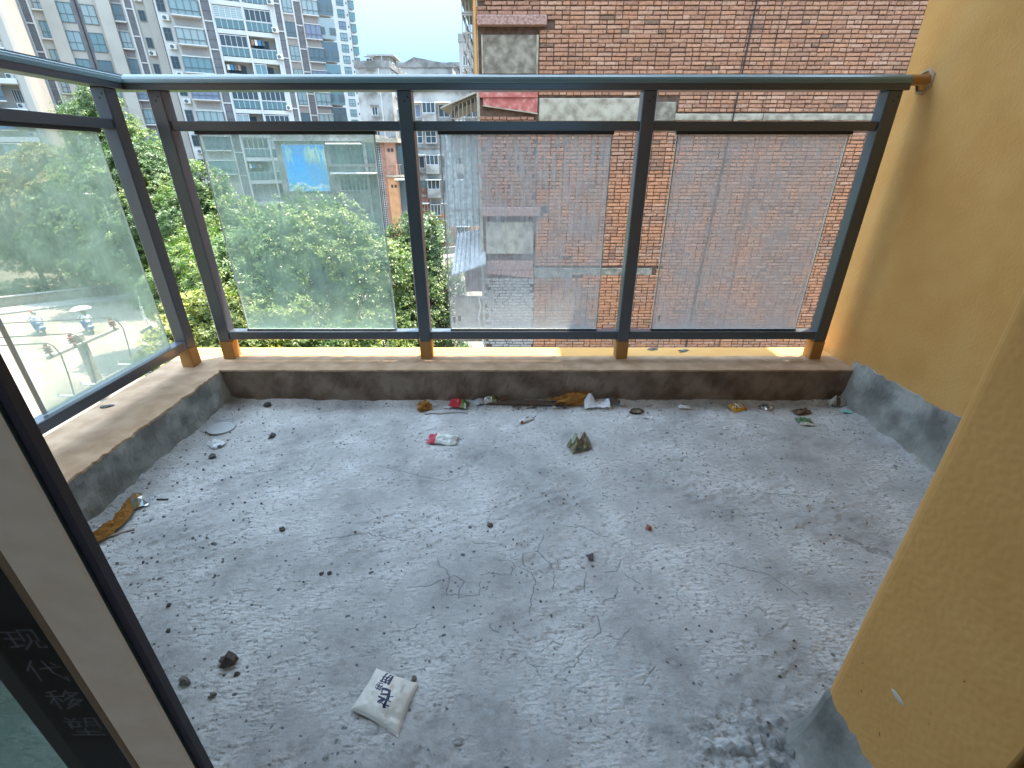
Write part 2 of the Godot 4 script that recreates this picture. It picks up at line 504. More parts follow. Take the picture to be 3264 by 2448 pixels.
func build_kerbs():
	var e := noise(121, 11.0, 4)
	var g := noise(122, 30.0, 3)
	# the kerb in front: raw inner face, painted top with a ragged edge
	var k := thing("front_kerb", "long low concrete kerb under the front railing, brown inner face and beige painted top", "kerb")
	strip(func(x: float) -> Array:
		var p := []
		for q in 9:
			var y := -0.03 + 0.180 * q / 8.0
			p.append(Vector3(x, y, -(1.800 + 0.006 * e.get_noise_2d(x, y) + 0.002 * g.get_noise_2d(x, y))))
		return p, -1.26, 1.455, 200, M.plaster_brown, "inner_face", k)
	strip(func(x: float) -> Array:
		var lip := 1.797 - 0.006 * absf(e.get_noise_2d(x, 5.0)) - 0.003 * g.get_noise_2d(x, 5.0)
		var low := 0.1515 - 0.004 * absf(g.get_noise_2d(x, 8.0))
		var p := [Vector3(x, low, -(lip + 0.012)), Vector3(x, low, -lip), Vector3(x, 0.157 + 0.0015 * g.get_noise_2d(x, 2.0), -(lip + 0.002))]
		for q in range(1, 5):
			p.append(Vector3(x, 0.160 + 0.002 * e.get_noise_2d(x, q * 0.4), -lerpf(1.805, 1.946, q / 4.0)))
		return p, -1.505, 1.455, 220, M.coping, "coping", k)
	strip(func(x: float) -> Array:
		var p := []
		for q in range(0, 4):
			p.append(Vector3(x, 0.160 + 0.002 * e.get_noise_2d(x, 1.6 + q * 0.4) + 0.0004, -lerpf(1.944 + 0.003 * g.get_noise_2d(x, 40.0), 2.050, q / 3.0)))
		p.append(Vector3(x, 0.155, -2.056)); p.append(Vector3(x, -0.45, -2.056))
		return p, -1.505, 1.455, 220, M.yellow, "yellow_edge", k)
	# the kerb at the left
	var l := thing("side_kerb", "low concrete kerb along the left edge, grey streaked inner face and beige painted top", "kerb")
	strip(func(f: float) -> Array:
		var p := []
		for q in 9:
			var y := -0.03 + 0.180 * q / 8.0
			p.append(Vector3(-1.238 + 0.008 * e.get_noise_2d(f + 9.0, y) + 0.002 * g.get_noise_2d(f, y) + (0.15 - y) * 0.10, y, -f))
		return p, 0.25, 1.81, 150, M.plaster_grey, "inner_face", l)
	strip(func(f: float) -> Array:
		var lip := -1.232 + 0.014 * absf(e.get_noise_2d(f, 15.0)) + 0.009 * g.get_noise_2d(f, 5.0)
		var low := 0.1515 - 0.006 * absf(g.get_noise_2d(f, 28.0))
		var p := [Vector3(lip - 0.012, low, -f), Vector3(lip, low, -f), Vector3(lip - 0.002, 0.157, -f)]
		for q in range(1, 8):
			p.append(Vector3(lerpf(-1.242, -1.500, q / 7.0), 0.160 + 0.002 * e.get_noise_2d(f, q * 0.4 + 30.0), -f))
		p.append(Vector3(-1.505, 0.155, -f)); p.append(Vector3(-1.505, -0.45, -f))
		return p, 0.25, 1.803, 150, M.coping, "coping", l)
	# the slab that carries it all
	struct("balcony_slab", one_box(Vector3(-0.02, -0.19, -1.12), Vector3(2.96, 0.30, 1.86)), M.cream)

func build_walls():
	var e := noise(131, 9.0, 4)
	var g := noise(132, 35.0, 3)
	var w := thing("side_wall", "yellow painted wall that closes the balcony at the right, grey cement strip at its foot", "wall", at(1.452, 0, -1.27))
	obj("painted_plaster", one_box(Vector3(0.12, 1.43, 0), Vector3(0.24, 2.86, 1.565), 0.012), M.yellow, w)
	var base := strip(func(f: float) -> Array:
		var top := 0.205 + 0.016 * e.get_noise_2d(f, 0.0) + 0.004 * g.get_noise_2d(f, 0.0) - 0.02 * (f - 1.2)
		var p := [Vector3(1.456, top + 0.004, -f)]
		for q in 9:
			var s := q / 8.0
			var y := lerpf(top, -0.02, s)
			p.append(Vector3(1.449 - 0.006 * s - 0.045 * pow(s, 4.0) - 0.001 * (1.0 + g.get_noise_2d(f, y * 2.0)) - 0.003 * absf(e.get_noise_2d(f, y * 3.0)), y, -f))
		return p, 1.815, 0.49, 120, M.plaster_grey, "cement_strip", self)
	remove_child(base); w.add_child(base, true); base.position = -w.position
	# the wall end beside the door, with a rounded corner
	var c := thing("door_wall", "darker yellow painted wall end close at the right with a soft rounded corner", "wall", at(0.53, 0, -0.27))
	var m := Mesher.new()
	var poly := [Vector2(0.0, 0.0)]
	poly = [Vector2(0.0, 0.0), Vector2(0.0, 0.195)]
	for q in range(1, 7):
		var a := PI - PI * 0.5 * q / 6.0
		poly.append(Vector2(0.025 + 0.025 * cos(a), 0.195 + 0.025 * sin(a)))
	poly.append(Vector2(0.95, 0.22)); poly.append(Vector2(0.95, 0.0))
	poly.reverse()
	# x across, second coordinate away from the door, pushed upwards
	m.prism(poly, 0.0, 2.86, Basis(Vector3.RIGHT, Vector3(0, 0, -1), Vector3.UP))
	obj("painted_plaster", m.mesh(), M.yellow, c)
	# cement at its foot: follows the corner, flared at the floor
	var m2 := Mesher.new()
	var was := []
	for i in 41:
		var s := i / 40.0 * 0.40
		var p: Vector2
		var o: Vector2
		if s < 0.195: p = Vector2(0.0, s); o = Vector2(-1, 0)
		elif s < 0.235:
			var a := PI - PI * 0.5 * (s - 0.195) / 0.04
			o = Vector2(cos(a), sin(a)); p = Vector2(0.025, 0.195) + o * 0.025
		else: p = Vector2(0.025 + s - 0.235, 0.22); o = Vector2(0, 1)
		var top := 0.165 + 0.012 * e.get_noise_2d(s * 3.0, 20.0) + 0.004 * g.get_noise_2d(s * 2.0, 20.0)
		var now := []
		for q in 9:
			var t := q / 8.0
			var out := -0.003 if q == 0 else 0.003 + 0.010 * t + 0.028 * pow(t, 3.0) + 0.0012 * g.get_noise_2d(s * 0.7, t * 0.6)
			var pp := p + o * out
			now.append(Vector3(pp.x, lerpf(top, -0.02, t), -pp.y))
		if i > 0:
			for q in 8:
				m2.quad(was[q], was[q + 1], now[q + 1], now[q])
		was = now
	obj("cement_strip", m2.mesh(), M.plaster_grey, c)
	var sc := Mesher.new()
	var sr := RandomNumberGenerator.new()
	sr.seed = 55
	for i in 15:
		var zz := -0.215 + 0.21 * pow(sr.randf(), 1.4)
		var yy := 0.20 + 0.17 * pow(sr.randf(), 1.6) if i < 13 else sr.randf_range(0.3, 0.75)
		var rad := sr.randf_range(0.0006, 0.0017)
		var dirs := Vector3(0, sr.randf_range(0.5, 1.0), sr.randf_range(-0.6, 0.2)).normalized()
		var pts := []
		for q in 4:
			pts.append(Vector3(0.0009, yy, zz - 0.002) + dirs * rad * 2.2 * (q - 1.5) + Vector3(0, sr.randf_range(-1, 1), sr.randf_range(-1, 1)) * rad * 0.5)
		sc.tube(pts, [rad * 0.3, rad, rad * 0.8, rad * 0.2], 6)
	obj("scuff_marks", sc.mesh(), mat(0.22, 0.125, 0.045, 0.95), c).set_meta("kind", "stuff")
	var chip := mat(0.55, 0.50, 0.42, 0.9)
	var r := Mesher.new()
	r.lathe([Vector2(0.0085, 0.0), Vector2(0.006, 0.0012), Vector2(0.0, 0.0016)], Vector3.ZERO, Vector3(-1, 0, 0), 9)
	obj("paint_chip", r.mesh(), chip, c, Transform3D(Basis(Vector3.RIGHT, 0.7).scaled(Vector3(1, 0.55, 1.35)), Vector3(-0.0005, 0.295, -0.118)))
	# white casing of the door next to the wall end
	var j := thing("door_casing", "white painted door casing at the bottom right corner beside the yellow wall", "door frame", at(0.532, 0, -0.18))
	obj("jamb", one_box(Vector3(0.06, 1.1, 0), Vector3(0.12, 2.2, 0.165), 0.004), M.white, j)
	obj("stop", one_box(Vector3(0.035, 1.1, 0.10), Vector3(0.07, 2.2, 0.03), 0.003), M.white, j)
	# an added left wall, then the rest of the house front round the door
	var lw := thing("added_left_wall", "added yellow wall end, unseen behind the door leaf at the left edge of the balcony", "wall")
	obj("painted_plaster", one_box(Vector3(-1.37, 1.43, -0.65), Vector3(0.27, 2.86, 0.74), 0.01), M.yellow, lw)  # unseen, put in to keep side light off the wall end opposite
	var h := thing("house_front", "yellow painted house front over and beside the balcony door", "wall")
	obj("lintel", one_box(Vector3(-0.55, 2.53, -0.38), Vector3(2.15, 0.655, 0.215)), M.yellow, h)
	obj("left_pier", one_box(Vector3(-1.86, 1.43, -0.38), Vector3(0.70, 2.86, 0.22)), M.yellow, h)
	obj("upper_wall", one_box(Vector3(0.2, 4.8, -0.2), Vector3(4.6, 3.4, 0.4)), M.yellow, h)
	var s := struct("balcony_above", one_box(Vector3(1.45, 2.98, -1.42), Vector3(6.0, 0.22, 1.92)), M.off_white)
	s.set_meta("label", "pale slab of the balcony above")
	struct("added_shade_ledge", one_box(Vector3(1.42, 3.0, -2.55), Vector3(0.96, 0.12, 0.34)), M.off_white)  # unseen ledge, added to cut the sun strip short on the kerb
	# the room the photograph was taken from
	struct("room_floor", one_box(Vector3(0, -0.11, 1.55), Vector3(4.4, 0.2, 3.7)), M.room_floor)
	struct("room_threshold", one_box(Vector3(-0.1, -0.06, -0.24), Vector3(3.0, 0.1, 0.12)), M.plaster_grey)
	struct("room_ceiling", one_box(Vector3(0, 2.97, 1.5), Vector3(4.6, 0.2, 3.9)), M.room_white)
	struct("room_wall_left", one_box(Vector3(-2.2, 1.43, 1.5), Vector3(0.2, 2.86, 3.7)), M.room_white)
	struct("room_wall_right", one_box(Vector3(2.2, 1.43, 1.5), Vector3(0.2, 2.86, 3.7)), M.room_white)
	struct("room_wall_back", one_box(Vector3(0, 0.45, 3.45), Vector3(4.6, 0.9, 0.2)), M.room_white)  # unseen opening left above this wall, added to let daylight into the room
	struct("room_wall_over", one_box(Vector3(0, 2.70, 3.45), Vector3(4.6, 0.32, 0.2)), M.room_white)
	for x in [-1.9, 1.9]:
		struct("room_wall_pier", one_box(Vector3(x, 1.72, 3.45), Vector3(0.8, 1.64, 0.2)), M.room_white)
	struct("room_wall_front", one_box(Vector3(1.46, 1.43, -0.17), Vector3(1.6, 2.86, 0.16)), M.room_white)

func build_door():
	var d := thing("sliding_door", "sliding door leaf close at the left, beige grey stile, dark edge and green tinted glass", "door", at(-0.40, 0, -0.29))
	var beige := noisy(noise(141, 0.02, 5), [[0.2, Color(0.74, 0.54, 0.39)], [0.8, Color(0.80, 0.605, 0.455)]], 0.5, 0.55)
	var bronze := mat(0.25, 0.165, 0.10, 0.35, 0.25)
	var m := Mesher.new()
	m.box(Vector3(0.0005, 1.06, -0.0065), Vector3(0.063, 2.12, 0.013), 0.0025)
	obj("stile", m.mesh(), beige, d)
	m = Mesher.new()
	m.box(Vector3(0.0365, 1.06, -0.0097), Vector3(0.0074, 2.12, 0.0105), 0.0012)
	obj("edge_strip", m.mesh(), mat(0.035, 0.030, 0.042, 0.5), d)
	obj("gasket", one_box(Vector3(0.0324, 1.06, -0.0055), Vector3(0.0012, 2.12, 0.007), 0.0003), mat(0.03, 0.045, 0.04, 0.6), d)
	m = Mesher.new()
	m.tube([Vector3(-0.0395, 0.0, -0.009), Vector3(-0.0395, 2.12, -0.009)], 0.0065, 12)
	obj("bead", m.mesh(), bronze, d)
	obj("groove", one_box(Vector3(-0.0325, 1.06, -0.014), Vector3(0.004, 2.12, 0.006)), mat(0.03, 0.018, 0.012, 0.7), d)
	# black band of the glass with the maker's line of characters, then the green glass itself
	var img := Image.create(96, 384, false, Image.FORMAT_RGB8)
	img.fill(Color(0.045, 0.045, 0.05))
	var glyphs := [
		"0,2 4,2;0,5 4,5;2,2 2,9;0,9 4,8;5,1 5,6;5,1 9,1;9,1 9,6;7,3 7,6;7,6 4,10;8,6 8,9;8,9 10,9;10,9 10,8",
		"3,0 0,5;2,3 2,10;4,4 10,3;6,0 7,6;7,6 10,10;10,10 10,8;8,1 9,2",
		"4,0 1,1;0,3 5,3;2,1 2,10;2,4 0,7;3,4 4,6;7,0 5,3;7,1 10,1;10,1 5,5;7,2 8,3;8,4 5,8;7,5 10,5;10,5 4,10;7,7 8,8",
		"1,0 2,1;4,0 3,1;0,2 5,2;1,3 1,5;1,5 4,5;4,3 4,5;2,2 1,6;7,0 6,5;7,0 10,0;10,0 10,6;7,2 10,2;7,4 10,4;2,8 9,8;5,6 5,10;0,10 10,10"]
	for k in 4:
		for sg in glyphs[k].split(";"):
			var q: PackedStringArray = sg.split(" ")
			var p0 := q[0].split(","); var p1 := q[1].split(",")
			var o := Vector2(18, 16 + 94 * k)
			stroke(img, o + Vector2(float(p0[0]) * 6.0, float(p0[1]) * 6.0), o + Vector2(float(p1[0]) * 6.0, float(p1[1]) * 6.0), 4.6, Color(0.36, 0.36, 0.38, 0.85))
	m = Mesher.new()
	m.quad_uv(Vector3(-0.103, 0.365, -0.0085), Vector3(-0.046, 0.365, -0.0085), Vector3(-0.046, 0.565, -0.0085), Vector3(-0.103, 0.565, -0.0085))
	obj("lettering", m.mesh(), printed(img, 0.45), d)
	m = Mesher.new()
	m.box(Vector3(-0.076, 1.06, -0.0125), Vector3(0.064, 2.12, 0.007), 0.0)
	obj("dark_band", m.mesh(), M.black, d)
	obj("glass_spacer", one_box(Vector3(-0.119, 1.06, -0.014), Vector3(0.021, 2.12, 0.008)), mat(0.035, 0.034, 0.03, 0.5), d)
	var gl := StandardMaterial3D.new()
	gl.transparency = BaseMaterial3D.TRANSPARENCY_ALPHA
	gl.albedo_color = Color(0.28, 0.62, 0.52, 0.40)
	gl.roughness = 0.08
	obj("glass_pane", one_box(Vector3(-0.53, 1.06, -0.014), Vector3(0.80, 2.0, 0.006)), gl, d)
	obj("bottom_rail", one_box(Vector3(-0.53, 0.04, -0.0125), Vector3(0.80, 0.08, 0.02), 0.002), beige, d)

func dust_image(sd: int, low: float, streaks: float) -> Image:
	var W := 384
	var H := 448
	var a := noise(sd, 0.012, 5).get_image(W, H, false, false, false).get_data()
	var b := noise(sd + 1, 0.09, 4).get_image(W, H, false, false, false).get_data()
	var nar := noise(sd + 2, 0.11, 3).get_image(W, 40, false, false, false)
	nar.resize(W, H)                                     # runs left by rain
	var c := nar.get_data()
	var px := PackedByteArray()
	px.resize(W * H * 4)
	var k := 0
	for y in H:
		var v := float(y) / H
		var edge := 0.30 * exp(-(1.0 - v) * 14.0) + 0.12 * exp(-v * 7.0)
		for x in W:
			var i := y * W + x
			var al := low + edge + (a[i] - 128) * 0.0018 + (b[i] - 128) * 0.0004 + streaks * maxf(0.0, (c[i] - 140) * 0.0040) * (1.0 - 0.85 * v) * (b[i] / 140.0) - streaks * maxf(0.0, (112 - c[i]) * 0.0035) * (1.0 - v)
			px[k] = 226; px[k + 1] = 228; px[k + 2] = 222
			px[k + 3] = int(clampf(al, 0.06, 0.92) * 255.0)
			k += 4
	return Image.create_from_data(W, H, false, Image.FORMAT_RGBA8, px)

func dusty(sd: int, low: float, streaks: float, tint: Color) -> StandardMaterial3D:
	var m := StandardMaterial3D.new()
	m.transparency = BaseMaterial3D.TRANSPARENCY_ALPHA
	m.albedo_texture = ImageTexture.create_from_image(dust_image(sd, low, streaks))
	m.albedo_color = tint
	m.roughness = 0.35
	m.backlight_enabled = true
	m.backlight = Color(0.9, 0.9, 0.9)
	return m

func pane(parent: Node, called: String, x0: float, x1: float, y0: float, y1: float, z: float, material: Material):
	var g := obj(called, null, material, parent)
	var m := Mesher.new()
	m.quad_uv(Vector3(x0, y0, z), Vector3(x1, y0, z), Vector3(x1, y1, z), Vector3(x0, y1, z))
	g.mesh = m.mesh()
	m = Mesher.new()                                     # ground edges catch the light
	for q in [[x0, 0.0045], [x1, 0.0045]]:
		m.box(Vector3(q[0], (y0 + y1) * 0.5, z - 0.003), Vector3(q[1], y1 - y0, 0.006), 0.0004)
	m.box(Vector3((x0 + x1) * 0.5, y0, z - 0.003), Vector3(x1 - x0, 0.0025, 0.0058), 0.0004)
	obj("glass_edge", m.mesh(), mat(0.62, 0.68, 0.66, 0.25), g)

func build_railing():
	var t := thing("balcony_railing", "dark grey metal railing with a rounded handrail and dusty hung glass panes", "railing")
	# handrail: rounded top on a flat underside, in two lengths that meet at the corner
	var prof := []
	for k in 11:
		var a := PI * k / 10.0
		prof.append(Vector2(0.034 * cos(a), 0.012 + 0.026 * sin(a)))
	prof.append(Vector2(-0.034, 0.008)); prof.append(Vector2(0.034, 0.008))
	var base := [Vector2(0.029, -0.012), Vector2(0.031, -0.010), Vector2(0.031, 0.0075), Vector2(-0.031, 0.0075), Vector2(-0.031, -0.010), Vector2(-0.029, -0.012)]
	var along := Basis(Vector3(0, 0, 1), Vector3.UP, Vector3(-1, 0, 0))
	var m := Mesher.new()
	m.prism(prof, 0.0, 2.735, along, Vector3(1.385, 1.189, -1.935))
	obj("handrail", m.mesh(), M.rail, t)
	m = Mesher.new()
	m.prism(base, 0.0, 2.735, along, Vector3(1.385, 1.189, -1.935))
	obj("handrail_channel", m.mesh(), M.metal, t)
	m = Mesher.new()
	m.prism(prof, -1.969, -1.0, Basis.IDENTITY, Vector3(-1.382, 1.1893, 0))
	for q in [-0.028, -0.020, -0.012, 0.012, 0.020, 0.028]:
		m.box(Vector3(-1.382 + q, 1.2018 + sqrt(maxf(0.0, 1.0 - pow(q / 0.034, 2.0))) * 0.026, -1.48), Vector3(0.0016, 0.0016, 0.95))
	obj("handrail", m.mesh(), M.rail, t)
	m = Mesher.new()
	m.prism(base, -1.966, -1.0, Basis.IDENTITY, Vector3(-1.382, 1.1893, 0))
	obj("handrail_channel", m.mesh(), M.metal, t)
	m = Mesher.new()                                     # the end let into the wall is smeared with ochre wall paint
	m.prism(prof, 0.0, 0.068, Basis(Vector3(0, 0, 1), Vector3.UP, Vector3(-1, 0, 0)), Vector3(1.4535, 1.189, -1.935))
	obj("painted_end", m.mesh(), M.ochre, t)
	m = Mesher.new()
	m.lathe([Vector2(0.044, 0.0), Vector2(0.041, 0.004), Vector2(0.033, 0.007)], Vector3(1.4525, 1.205, -1.935), Vector3(-1, 0, 0), 7)
	obj("wall_filler", m.mesh(), M.coping, t)
	# posts: dark tube, ochre paint over the foot
	for q in [[-1.256, -1.938], [-0.380, -1.938], [0.486, -1.938], [1.346, -1.938], [-1.384, -1.850]]:
		var p := obj("post", one_box(Vector3(0, 0.71, 0), Vector3(0.050, 0.936, 0.055), 0.003), M.metal, t, at(q[0], 0, q[1]))
		obj("painted_foot", one_box(Vector3(0, 0.1995, 0), Vector3(0.0515, 0.085, 0.0565), 0.003), M.ochre, p)
		var s := Mesher.new()
		for sy in [1.145, 1.158]:
			s.lathe([Vector2(0.0035, 0.0), Vector2(0.0, 0.001)], Vector3(0.0 if sy < 1.15 else 0.012, sy, 0.0275), Vector3(0, 0, 1), 8)
		obj("screw", s.mesh(), M.black, p)
	var bays := [[-1.231, -0.405], [-0.355, 0.461], [0.511, 1.321]]
	var panes := [[-1.155, -0.507], [-0.266, 0.368], [0.609, 1.240]]
	var mats := [dusty(301, 0.44, 0.6, Color(0.80, 0.93, 0.88)), dusty(311, 0.48, 1.7, Color(0.86, 0.88, 0.92)), dusty(321, 0.52, 1.1, Color(0.88, 0.87, 0.90))]
	for k in 3:
		var x0: float = bays[k][0]
		var x1: float = bays[k][1]
		obj("middle_rail", one_box(Vector3((x0 + x1) * 0.5, 1.068, -1.938), Vector3(x1 - x0 - 0.001, 0.031, 0.038), 0.002), M.metal, t)
		obj("bottom_rail", one_box(Vector3((x0 + x1) * 0.5, 0.268, -1.938), Vector3(x1 - x0 - 0.001, 0.036, 0.046), 0.002), M.metal, t)
		x0 = panes[k][0]; x1 = panes[k][1]
		obj("glass_channel", one_box(Vector3((x0 + x1) * 0.5, 1.047, -1.938), Vector3(x1 - x0 + 0.012, 0.011, 0.020), 0.001), M.black, t)
		obj("glass_seat", one_box(Vector3((x0 + x1) * 0.5, 0.2885, -1.938), Vector3(x1 - x0 + 0.004, 0.005, 0.016), 0.001), M.black, t)
		pane(t, "glass_pane", x0, x1, 0.291, 1.043, -1.938, mats[k])
		for sx in [[], [-0.250, -0.227], [0.636]][k]:
			obj("paper_sticker", one_box(Vector3(sx, 0.334 + (0.006 if sx > -0.24 else 0.0), -1.936), Vector3(0.011, 0.028, 0.0012)), M.white, t)
	for q in [[-1.822, -1.022]]:
		var mid: float = (q[0] + q[1]) * 0.5
		var ln: float = q[1] - q[0] - 0.001
		obj("middle_rail", one_box(Vector3(-1.384, 1.068, mid), Vector3(0.038, 0.031, ln), 0.002), M.metal, t)
		obj("bottom_rail", one_box(Vector3(-1.384, 0.258, mid), Vector3(0.046, 0.036, ln), 0.002), M.metal, t)
	obj("glass_channel", one_box(Vector3(-1.384, 1.047, -1.49), Vector3(0.020, 0.011, 0.56), 0.001), M.black, t)
	var sp := dusty(331, 0.50, 0.15, Color(0.84, 0.93, 0.86))
	var g := obj("glass_pane", null, sp, t)
	var mm := Mesher.new()
	mm.quad_uv(Vector3(-1.384, 0.279, -1.205), Vector3(-1.384, 0.279, -1.76), Vector3(-1.384, 1.043, -1.76), Vector3(-1.384, 1.043, -1.205))
	g.mesh = mm.mesh()
	mm = Mesher.new()
	mm.box(Vector3(-1.387, 0.661, -1.7605), Vector3(0.006, 0.764, 0.0025), 0.0004)
	mm.box(Vector3(-1.387, 0.661, -1.2045), Vector3(0.007, 0.764, 0.012), 0.001)
	obj("glass_edge", mm.mesh(), mat(0.40, 0.44, 0.42, 0.4), g)

# ------------------------------------------------------------------ litter on the balcony floor
func sheet(w: float, d: float, nu: int, nv: int, lift: Callable, colour: Callable, thick := 0.0012, shape = null) -> ArrayMesh:
	# a thin closed body over a w x d rectangle; lift(u, v) gives the height, shape(u, v) bends the outline
	var top := []
	var low := []
	for j in nv + 1:
		for i in nu + 1:
			var u := float(i) / nu
			var v := float(j) / nv
			var p := Vector2((u - 0.5) * w, (v - 0.5) * d)
			if shape != null: p = shape.call(u, v)
			var h: float = lift.call(u, v)
			var rim := i == 0 or j == 0 or i == nu or j == nv
			top.append(Vector3(p.x, h + thick, -p.y))
			low.append(Vector3(p.x, h if rim else maxf(0.0, h - thick), -p.y))
	var m := Mesher.new()
	m.use_col = true
	var r := nu + 1
	for j in nv:
		for i in nu:
			m.col = colour.call((i + 0.5) / nu, (j + 0.5) / nv)
			var k := j * r + i
			m.quad(top[k], top[k + 1], top[k + r + 1], top[k + r])
			m.quad(low[k], low[k + r], low[k + r + 1], low[k + 1])
			var uv := [Vector2(float(i) / nu, 1.0 - float(j) / nv), Vector2((i + 1.0) / nu, 1.0 - float(j) / nv), Vector2((i + 1.0) / nu, 1.0 - (j + 1.0) / nv), Vector2(float(i) / nu, 1.0 - (j + 1.0) / nv)]
			var b := m.v.size() - 12
			for q in [[0, 0], [1, 2], [2, 1], [3, 0], [4, 3], [5, 2]]:
				m.t[b + q[0]] = uv[q[1]]
			if j == 0: m.quad(low[k], low[k + 1], top[k + 1], top[k])
			if j == nv - 1: m.quad(low[k + r + 1], low[k + r], top[k + r], top[k + r + 1])
			if i == 0: m.quad(low[k + r], low[k], top[k], top[k + r])
			if i == nu - 1: m.quad(low[k + 1], low[k + r + 1], top[k + r + 1], top[k + 1])
	return m.mesh()

func lump(sd: int, r: Vector3, rough: float, rings := 7, segs := 10) -> ArrayMesh:
	var f := noise(sd, 1.1, 3)
	var p := []
	for j in rings + 1:
		var a := PI * j / rings
		for i in segs:
			var b := TAU * i / segs
			var d := Vector3(sin(a) * cos(b), cos(a), sin(a) * sin(b))
			var s := 1.0 + rough * f.get_noise_3dv(d * 1.6)
			var q := d * s * r
			q.y = maxf(q.y, -r.y * 0.55)
			p.append(q + Vector3(0, r.y * 0.55, 0))
	var m := Mesher.new()
	for j in rings:
		for i in segs:
			var i2 := (i + 1) % segs
			m.quad(p[j * segs + i], p[j * segs + i2], p[(j + 1) * segs + i2], p[(j + 1) * segs + i])
	return m.mesh()

func on_floor(x: float, f: float, turn := 0.0, lift := 0.0) -> Transform3D:
	return at(x, floor_y(x, f) - 0.001 + lift, -f, deg_to_rad(turn))

func tinted(rough := 0.6, metal := 0.0) -> StandardMaterial3D:
	var m := StandardMaterial3D.new()
	m.vertex_color_use_as_albedo = true
	m.roughness = rough
	m.metallic = metal
	return m

func single(called: String, label: String, category: String, mesh: Mesh, material: Material, where: Transform3D, group := "") -> MeshInstance3D:
	var o := obj(called, mesh, material, self, where)
	tag(o, label, category, group)
	return o

func build_litter():
	var n := noise(201, 1.0, 2)
	var paper := tinted(0.75)
	var gloss := tinted(0.38)
	var foil := tinted(0.25, 0.75)
	var white := Color(0.72, 0.74, 0.75)
	var foam := noisy(noise(202, 0.05, 5), [[0.2, Color(0.20, 0.085, 0.015)], [0.5, Color(0.36, 0.17, 0.035)], [0.8, Color(0.46, 0.24, 0.06)]], 0.12, 0.95, M.fine, 0.15)
	var clod := noisy(noise(203, 0.05, 5), [[0.2, Color(0.09, 0.08, 0.07)], [0.8, Color(0.20, 0.185, 0.165)]], 0.1, 0.95)
	var dark_clod := noisy(noise(204, 0.05, 5), [[0.2, Color(0.04, 0.04, 0.04)], [0.8, Color(0.15, 0.145, 0.14)]], 0.1, 0.95)
	# the tissue packet close to the camera
	var img := Image.create(512, 512, false, Image.FORMAT_RGB8)
	img.fill(Color(0.87, 0.865, 0.84))
	var T := Vector2(600, 130)
	var ax := Vector2(755, 325)
	var ay := Vector2(-515, 855)
	var det := ax.x * ay.y - ax.y * ay.x
	var ink := Color(0.10, 0.14, 0.30)
	var lines := ["800,310 735,400 26", "735,400 672,508 24", "712,388 778,412 16", "662,488 722,520 20", "700,440 752,462 14", "872,338 790,430 22", "790,430 738,520 28", "738,520 748,548 22", "905,368 858,470 30", "858,470 804,574 32", "745,545 832,468 16", "806,428 862,426 18", "786,496 846,520 18", "758,540 806,562 14",
		"622,540 702,562 14", "596,590 682,622 14", "556,640 644,690 15", "642,556 576,672 13", "684,600 622,692 13", "600,612 660,660 10", "640,600 600,680 10", "560,610 600,560 10",
		"690,662 812,690 34", "812,690 762,832 34", "648,758 790,764 22", "682,662 668,722 18", "604,800 722,852 22", "580,882 690,834 26", "596,908 682,866 14", "782,770 668,962 30", "780,800 860,785 11", "740,850 806,882 12", "692,920 760,942 12", "640,900 692,962 16"]
	for l in lines:
		var q: PackedStringArray = l.split(" ")
		var e := []
		for w in 2:
			var xy := q[w].split(",")
			var p := Vector2(float(xy[0]), float(xy[1])) - T
			e.append(Vector2((p.x * ay.y - p.y * ay.x) / det, (ax.x * p.y - ax.y * p.x) / det) * 512.0)
		stroke(img, e[0], e[1], float(q[2]) * 0.82, ink)
	var pink := Color(0.80, 0.66, 0.63, 0.8)
	for q in [[268, 150, 320, 150], [320, 150, 320, 214], [320, 214, 268, 214], [268, 214, 268, 150], [280, 164, 308, 168], [294, 160, 292, 204], [280, 186, 310, 182], [278, 204, 296, 192]]:
		stroke(img, Vector2(q[0], q[1]), Vector2(q[2], q[3]), 5.0, pink)
	for k in 9:
		stroke(img, Vector2(398, 80 + k * 13), Vector2(412, 84 + k * 13), 6.0, Color(0.55, 0.56, 0.57, 0.7))
	for k in 4:
		stroke(img, Vector2(132, 290 + k * 12), Vector2(146, 293 + k * 12), 5.0, Color(0.6, 0.62, 0.63, 0.7))
	stroke(img, Vector2(96, 96), Vector2(92, 220), 4.0, Color(0.70, 0.71, 0.71, 0.8))
	var pack := printed(img, 0.42)
	var pm := sheet(1, 1, 26, 26, func(u: float, v: float) -> float:
		var b := sin(PI * u) * sin(PI * v)
		var crease := 0.006 * maxf(0.0, 1.0 - absf(u - 0.62 - 0.5 * (0.34 - v)) / 0.06) * clampf((0.5 - v) * 3.0, 0.0, 1.0)
		var fold := 0.005 * maxf(0.0, 1.0 - absf(v - 0.17 - 0.25 * (u - 0.7)) / 0.09) * clampf((u - 0.45) * 3.0, 0.0, 1.0)
		return 0.003 + 0.021 * pow(maxf(b, 0.0), 0.42) + 0.0026 * n.get_noise_2d(u * 3.0, v * 3.0) - crease - fold + 0.006 * (1.0 - u) * (1.0 - v) * (1.0 - b),
		func(_u: float, _v: float) -> Color: return Color.WHITE, 0.0012,
		func(u: float, v: float) -> Vector2:
			# corners: far left, far right, near left, near right, sides drawn in between
			var a := Vector2(-0.282, 0.614).lerp(Vector2(-0.188, 0.582), u)
			var b := Vector2(-0.309, 0.530).lerp(Vector2(-0.209, 0.485), u)
			var p := b.lerp(a, v)
			var c := Vector2(-0.247, 0.553)
			var pull := 0.06 * (sin(PI * u) * absf(v - 0.5) * 2.0 + sin(PI * v) * absf(u - 0.5) * 2.0)
			return p.lerp(c, pull) - c)
	single("tissue_packet", "white tissue packet with blue characters lying on the cement close by", "packet", pm, pack, on_floor(-0.247, 0.553))
